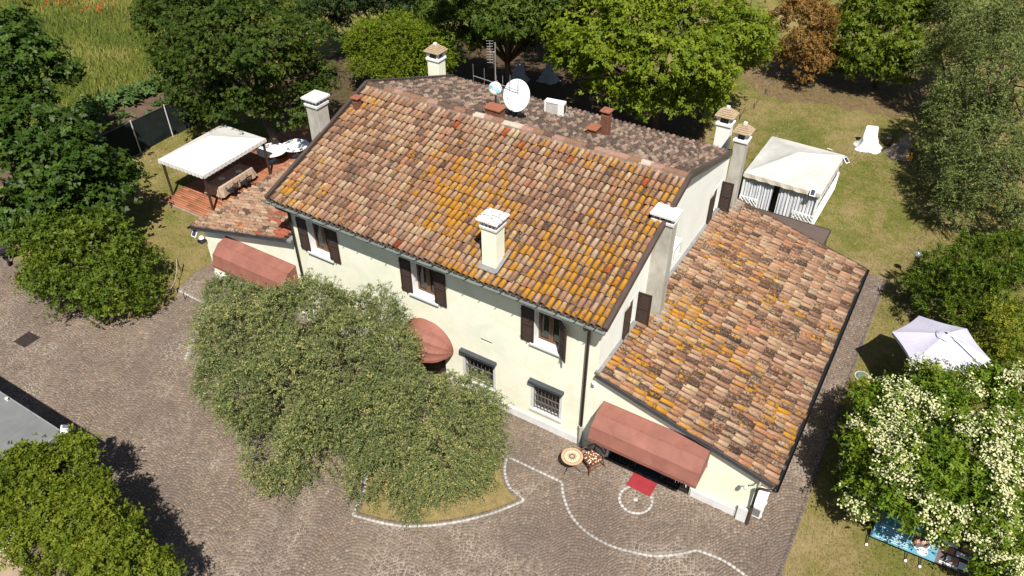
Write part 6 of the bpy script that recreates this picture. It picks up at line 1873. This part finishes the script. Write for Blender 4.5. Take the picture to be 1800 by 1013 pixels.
MT['blossom'] = simple('cream_blossom', (0.51, 0.495, 0.29), (0.42, 0.42, 0.20), 6, 0.8, 0.15)
LEAF = {
 'olive': leaf_mat('olive_leaf', (0.0697, 0.09196, 0.03198), (0.1394, 0.1672, 0.05862), (0.4182, 0.3762, 0.1385), 0.15, 0.55, 0.35),
 'linden': leaf_mat('linden_leaf', (0.01579, 0.03742, 0.004608), (0.03682, 0.07068, 0.007373), (0.07456, 0.1164, 0.0129), 0.22, 0.40, 0.45),
 'laurel': leaf_mat('laurel_leaf', (0.03257, 0.05961, 0.004896), (0.07444, 0.1153, 0.008815), (0.1489, 0.1748, 0.01714), 0.25, 0.40, 0.40),
 'maple': leaf_mat('field_maple_leaf', (0.01729, 0.03636, 0.004224), (0.0365, 0.06323, 0.006336), (0.0816, 0.1027, 0.009296), 0.22, 0.50, 0.35),
 'acacia': leaf_mat('acacia_leaf', (0.0685, 0.1161, 0.007387), (0.137, 0.1868, 0.01231), (0.2284, 0.2625, 0.02155), 0.32, 0.50, 0.30),
 'chestnut': leaf_mat('chestnut_leaf', (0.02917, 0.05664, 0.006528), (0.06807, 0.1045, 0.01197), (0.1362, 0.1655, 0.02448), 0.25, 0.45, 0.40),
 'shade': leaf_mat('dark_leaf', (0.016, 0.034, 0.01), (0.032, 0.056, 0.016), (0.06, 0.09, 0.025), 0.2, 0.5, 0.3),
 'sweetgum': leaf_mat('sweetgum_leaf', (0.06144, 0.1048, 0.0072), (0.1397, 0.1895, 0.01152), (0.2681, 0.2893, 0.0216), 0.32, 0.45, 0.35),
 'bronze': leaf_mat('bronze_leaf', (0.0935, 0.0638, 0.0154), (0.209, 0.1155, 0.0308), (0.352, 0.198, 0.0605), 0.25, 0.5, 0.3),
 'magnolia': leaf_mat('magnolia_leaf', (0.0396, 0.07439, 0.005737), (0.09897, 0.1383, 0.01033), (0.1979, 0.2098, 0.02295), 0.25, 0.40, 0.40),
 'elm': leaf_mat('grey_elm_leaf', (0.06642, 0.08888, 0.02661), (0.1254, 0.1572, 0.04573), (0.2509, 0.2734, 0.0873), 0.2, 0.5, 0.35),
 'hedge': leaf_mat('hedge_leaf', (0.03332, 0.06587, 0.005508), (0.07332, 0.1176, 0.00918), (0.1667, 0.1881, 0.01607), 0.25, 0.45, 0.35),
 'golden': leaf_mat('golden_leaf', (0.06348, 0.104, 0.00972), (0.1481, 0.1831, 0.0162), (0.3386, 0.297, 0.02835), 0.28, 0.45, 0.35),
 'viburnum': leaf_mat('viburnum_leaf', (0.04128, 0.08522, 0.00612), (0.1032, 0.1649, 0.01102), (0.2159, 0.2611, 0.02142), 0.22, 0.40, 0.40),
 'privet': leaf_mat('privet_leaf', (0.04807, 0.07854, 0.00648), (0.1154, 0.1524, 0.01134), (0.2307, 0.231, 0.0243), 0.28, 0.45, 0.35),
 'photinia': leaf_mat('yellow_leaf', (0.13, 0.135, 0.02), (0.26, 0.22, 0.035), (0.42, 0.33, 0.07), 0.28, 0.5, 0.3),
 'weed': leaf_mat('vegetable_leaf', (0.033, 0.0682, 0.016), (0.066, 0.1155, 0.03), (0.132, 0.187, 0.06), 0.22, 0.5, 0.3),
}
def tree(name, label, cat, key, lobes, base, mat, style, density, k, L, W, r0, seed, up=0.5, jit=0.7, tilt=0.45, length=0.5, droop=0.3, shell=0.45, cull=0.6, stems=1, clump=0.0, group=None, blossom=None, parent=None, per=5, bottom=-0.75):
    rs = np.random.default_rng(seed)
    t = thing(name, label, cat, (0, 0, 0), 0, group)
    P, D, ct = crown_points(lobes, density, rs, shell, cull, bottom)
    ct = ct+rs.uniform(0, 1, len(P))
    if clump:
        # each point becomes a tuft of several rosettes, so the crown breaks into sprays with gaps between
        o = rs.standard_normal((len(P), per, 3)); o[:, 0] *= 0.2
        P2 = P[:, None]+o*clump*np.array([1, 1, 0.55]); D = np.broadcast_to(D[:, None], P2.shape).reshape(-1, 3)
        hi = (o[..., 2]).reshape(-1); P = P2.reshape(-1, 3); ct = ct.repeat(per)
        ok = P[:, 2] > 0.08; P, D, ct = P[ok], D[ok], ct[ok]
    V = rosettes(P, D, k, L, W, rs, up, jit, tilt) if style == 'rosette' else shoots(P, D, k, length, L, W, rs, droop, jit)
    tint = 0.48*ct.repeat(k)+0.52*rs.beta(2.0, 2.6, len(P)*k)
    me = quads_mesh('crown', V, tint, LEAF[mat])
    link(bpy.data.objects.new('crown', me), t)
    trunk_mesh(base, lobes, r0, rs, stems).build('trunk', MT['bark'], t, smooth=True)
    if blossom:
        cover, size, petals = blossom
        ph = rs.uniform(0, 6.28, 4)
        f = np.sin(P[:, 0]*2.3+ph[0])*np.sin(P[:, 1]*2.6+ph[1])+0.7*np.sin(P[:, 2]*3.1+P[:, 0]*1.3+ph[2])
        sel = (f > cover) & (D[:, 2] > -0.35) & (rs.random(len(P)) < 0.36)
        Q = P[sel]+D[sel]*0.08+np.array([0, 0, 0.06]); n = len(Q)
        C = Q[:, None]+rs.standard_normal((n, petals, 3))*np.array([1, 1, 0.55])*size
        nr = unit(rs.standard_normal((n, petals, 3))*0.6+np.array([0, 0, 0.8])+D[sel][:, None]*0.5)
        T, B = frame_of(nr, rs); s = rs.uniform(0.024, 0.042, (n, petals, 1))
        V = np.stack([C-T*s, C+B*s, C+T*s, C-B*s], axis=2).reshape(-1, 4, 3)
        me = quads_mesh('blossom', V, np.zeros(len(V)), MT['blossom'])
        o = link(bpy.data.objects.new('blossom', me), t); o['kind'] = 'stuff'
    return t
TREES = 'garden trees'
tree('olive_tree', 'larger grey green olive tree in front of the left half of the facade', 'tree', 'olive_a', LOBES['olive_a'], (-8.6, -3.6, 0), 'olive', 'shoot', 864, 14, 0.085, 0.030, 0.13, 21, length=0.42, droop=0.55, shell=0.5, stems=3, jit=0.6, group='olive trees')
tree('olive_tree', 'lower olive tree in the stone edged bed below the barred windows', 'tree', 'olive_b', LOBES['olive_b'], (-4.1, -3.3, 0), 'olive', 'shoot', 936, 14, 0.080, 0.028, 0.10, 22, length=0.40, droop=0.6, shell=0.5, stems=3, jit=0.6, group='olive trees')
tree('linden_tree', 'tall dark green tree at the left edge of the picture', 'tree', 'linden', LOBES['linden'], (-27.2, 0.2, 0), 'linden', 'rosette', 38, 5, 0.17, 0.13, 0.24, 23, shell=0.32, clump=0.30, per=12, tilt=0.1, jit=0.45, up=0.8, group=TREES)
tree('laurel_tree', 'low spreading bright green tree inside the roped bed by the yard', 'tree', 'laurel', LOBES['laurel'], (-21.3, -2.8, 0), 'laurel', 'rosette', 74, 6, 0.12, 0.055, 0.12, 24, shell=0.32, clump=0.22, per=10, tilt=0.5, jit=0.5, stems=3, group=TREES)
tree('maple_tree', 'big dark green tree behind the white scalloped canopy', 'tree', 'maple', LOBES['maple'], (-23.2, 9.2, 0), 'maple', 'rosette', 39, 5, 0.11, 0.085, 0.22, 25, shell=0.32, clump=0.27, per=16, tilt=0.1, jit=0.45, up=0.75, group=TREES)
tree('acacia_tree', 'low feathery yellow green tree beyond the far left corner of the house', 'tree', 'acacia', LOBES['acacia'], (-22.2, 19.3, 0), 'acacia', 'shoot', 540, 14, 0.12, 0.055, 0.10, 26, length=0.5, droop=0.35, jit=0.5, shell=0.4, group=TREES)
tree('chestnut_tree', 'mid green broad leaved tree at the top edge behind the aerials', 'tree', 'chestnut', LOBES['chestnut'], (-16.4, 21.6, 0), 'chestnut', 'rosette', 53, 6, 0.16, 0.07, 0.2, 27, shell=0.32, clump=0.27, per=12, tilt=0.1, jit=0.5, group=TREES)
tree('dark_tree', 'very dark tree at the top edge between the big dark tree and the feathery one', 'tree', 'shade_tree', LOBES['shade_tree'], (-24.5, 20.8, 0), 'shade', 'rosette', 56, 5, 0.15, 0.07, 0.18, 28, shell=0.32, clump=0.28, per=12, tilt=0.0, group=TREES)
SHADE_CROWN = [(-14, 27, 6, 2.1), (-11.5, 28.5, 7, 2.3), (-16.5, 28.8, 6.5, 2.1), (-13, 31, 7, 2.4), (-18.5, 31, 6, 2.2), (-15.3, 25.0, 7.2, 1.5), (-20.5, 27.5, 6, 2.0)]  # crown added, mostly above the frame, to shade the ground behind the house
tree('dark_tree', 'dense dark tree added beyond the top edge to shade the ground round the two cloth covered chairs', 'tree', 'shade_tree', SHADE_CROWN, (-15, 28.8, 0), 'shade', 'rosette', 37, 5, 0.18, 0.10, 0.2, 38, shell=0.32, clump=0.31, per=12, tilt=0.0, group=TREES)
tree('sweetgum_tree', 'large bright yellow green star leaved tree behind the ridge', 'tree', 'sweetgum', LOBES['sweetgum'], (-7.2, 22.2, 0), 'sweetgum', 'rosette', 38, 6, 0.165, 0.085, 0.24, 29, shell=0.32, clump=0.29, per=12, tilt=0.12, jit=0.5, up=0.7, group=TREES)
tree('bronze_tree', 'small tree with bronze orange leaves at the top of the lawn', 'tree', 'bronze_tree', LOBES['bronze_tree'], (-1.9, 34.0, 0), 'bronze', 'rosette', 68, 5, 0.12, 0.065, 0.12, 30, shell=0.32, clump=0.22, per=12, tilt=0.15, group=TREES)
tree('magnolia_tree', 'glossy bright green large leaved tree right of the bronze one', 'tree', 'magnolia', LOBES['magnolia'], (2.3, 35.0, 0), 'magnolia', 'rosette', 50, 6, 0.20, 0.085, 0.16, 31, shell=0.32, clump=0.27, per=10, tilt=0.3, group=TREES)
tree('grey_elm_tree', 'huge grey green fine leaved tree along the upper right edge', 'tree', 'elm', LOBES['elm'], (8.4, 23.4, 0), 'elm', 'shoot', 525, 14, 0.10, 0.046, 0.28, 32, length=0.5, droop=0.45, jit=0.6, shell=0.4, cull=0.7, group=TREES)
tree('laurel_hedge', 'dark green shrub mass right of the mirrored globe', 'hedge', 'laurel_hedge', LOBES['laurel_hedge'], (9.6, 13.6, 0), 'hedge', 'shoot', 650, 10, 0.13, 0.046, 0.09, 33, length=0.3, droop=0.25, jit=0.6, stems=3, group='shrubs along the right edge')
tree('golden_hedge', 'yellow green shrub mass behind the pale parasol', 'hedge', 'golden_hedge', LOBES['golden_hedge'], (11.2, 10.6, 0), 'golden', 'rosette', 158, 5, 0.085, 0.042, 0.08, 34, shell=0.32, clump=0.15, per=10, tilt=0.4, stems=3, group='shrubs along the right edge')
tree('viburnum_shrub', 'big shrub covered with cream white blossom at the lower right', 'shrub', 'viburnum', LOBES['viburnum'], (10.5, 3.1, 0), 'viburnum', 'rosette', 148, 6, 0.125, 0.048, 0.12, 35, shell=0.32, clump=0.17, per=9, tilt=0.45, stems=3, blossom=(0.0, 0.075, 10), group='shrubs along the right edge')
tree('privet_hedge', 'yellow green hedge at the lower left in front of the flat roof', 'hedge', 'privet', LOBES['privet'], (-10.2, -11.8, 0), 'privet', 'rosette', 199, 6, 0.085, 0.045, 0.09, 36, shell=0.32, cull=0.45, clump=0.13, per=10, tilt=0.45, stems=3)
tree('photinia_shrub', 'small yellow leaved shrub at the left foot of the blossoming shrub', 'shrub', 'photinia', LOBES['photinia'][:2], (7.5, 6.2, 0), 'photinia', 'rosette', 118, 5, 0.07, 0.04, 0.04, 37, shell=0.32, clump=0.11, per=9, group='shrubs along the right edge')

# bare dead branches standing out of the big dark tree
def dead_branches():
    t = thing('dead_tree', 'bare grey brown dead branches rising on the left side of the big dark tree', 'tree', (-26.6, 8.0, 0), 0, TREES)
    rs = np.random.default_rng(41); mb = MB(); tw = MB()
    root = np.array([0.3, 0.2, 0.0])
    mb.tube([tuple(root), (0.1, 0.0, 2.2), (0.0, 0.2, 4.6)], [0.11, 0.09, 0.06], 8)
    for k in range(9):
        a = np.array([0.05, 0.1, 2.6+0.22*k]); d = unit(np.array([-0.9+0.15*k, 0.25*math.sin(k*2.0)+0.2, 1.2+0.1*k]))
        L = rs.uniform(1.8, 3.2); P = [a, a+d*L*0.5+0.08*rs.standard_normal(3), a+d*L+np.array([-.15, 0, 0.1])]
        mb.tube([tuple(p) for p in P], [0.045, 0.03, 0.010], 6)
        for j in range(5):
            s = P[1]*(1-j/5)+P[2]*(j/5); e = s+unit(d+0.8*rs.standard_normal(3))*rs.uniform(0.4, 0.9)
            tw.tube([tuple(s), tuple(e)], [0.014, 0.005], 5)
    mb.build('trunk', MT['dead_bark'], t); tw.build('twigs', MT['dead_bark'], t, kind='stuff')
dead_branches()

# vegetable bed beyond the fence: every plant its own thing
def vegetables():
    rs = np.random.default_rng(44)
    protos = []
    for q in range(4):
        P = rs.standard_normal((26, 3))*np.array([0.16, 0.16, 0.08])+np.array([0, 0, 0.22]); D = unit(P+np.array([0, 0, 0.1]))
        V = rosettes(P, D, 5, 0.17, 0.09, rs, 0.6, 0.5, 0.2)
        protos.append(quads_mesh('foliage', V, rs.beta(2, 2, len(V)), LEAF['weed']))
    k = 0
    for x0, y0, y1, n, s0, s1, lb in ((-34.1, 2.5, 12.5, 12, 0.7, 1.3, 'leafy vegetable plant in the row on bare soil'), (-35.9, 0.0, 13.0, 26, 1.4, 2.4, 'dark green bushy plant in the row along the crop field')):
        for i in range(n):
            t = thing('vegetable_plant', lb, 'plant', (x0+0.3*rs.standard_normal(), y0+(y1-y0)*(i+rs.uniform(.2, .8))/n, 0), rs.uniform(0, 6), lb.replace('leafy vegetable plant', 'vegetable plants').replace('dark green bushy plant', 'bushy plants'))
            f = link(bpy.data.objects.new('foliage', protos[k % 4]), t); k += 1
            s = rs.uniform(s0, s1); f.scale = (s, s, s*rs.uniform(0.8, 1.3))
    t = thing('vegetable_plant', 'tall plant with large pale leaves standing above the vegetable bed', 'plant', (-34.7, 6.6, 0))
    P = rs.standard_normal((50, 3))*np.array([0.3, 0.3, 0.4])+np.array([0, 0, 1.1]); D = unit(rs.standard_normal((50, 3)))
    link(bpy.data.objects.new('foliage', quads_mesh('foliage', rosettes(P, D, 4, 0.26, 0.16, rs), rs.beta(3, 2, 200), LEAF['weed'])), t)
    MB().tube([(0, 0, 0), (0.05, 0, 1.2)], [0.03, 0.015], 6).build('stem', MT['bark'], t)
vegetables()
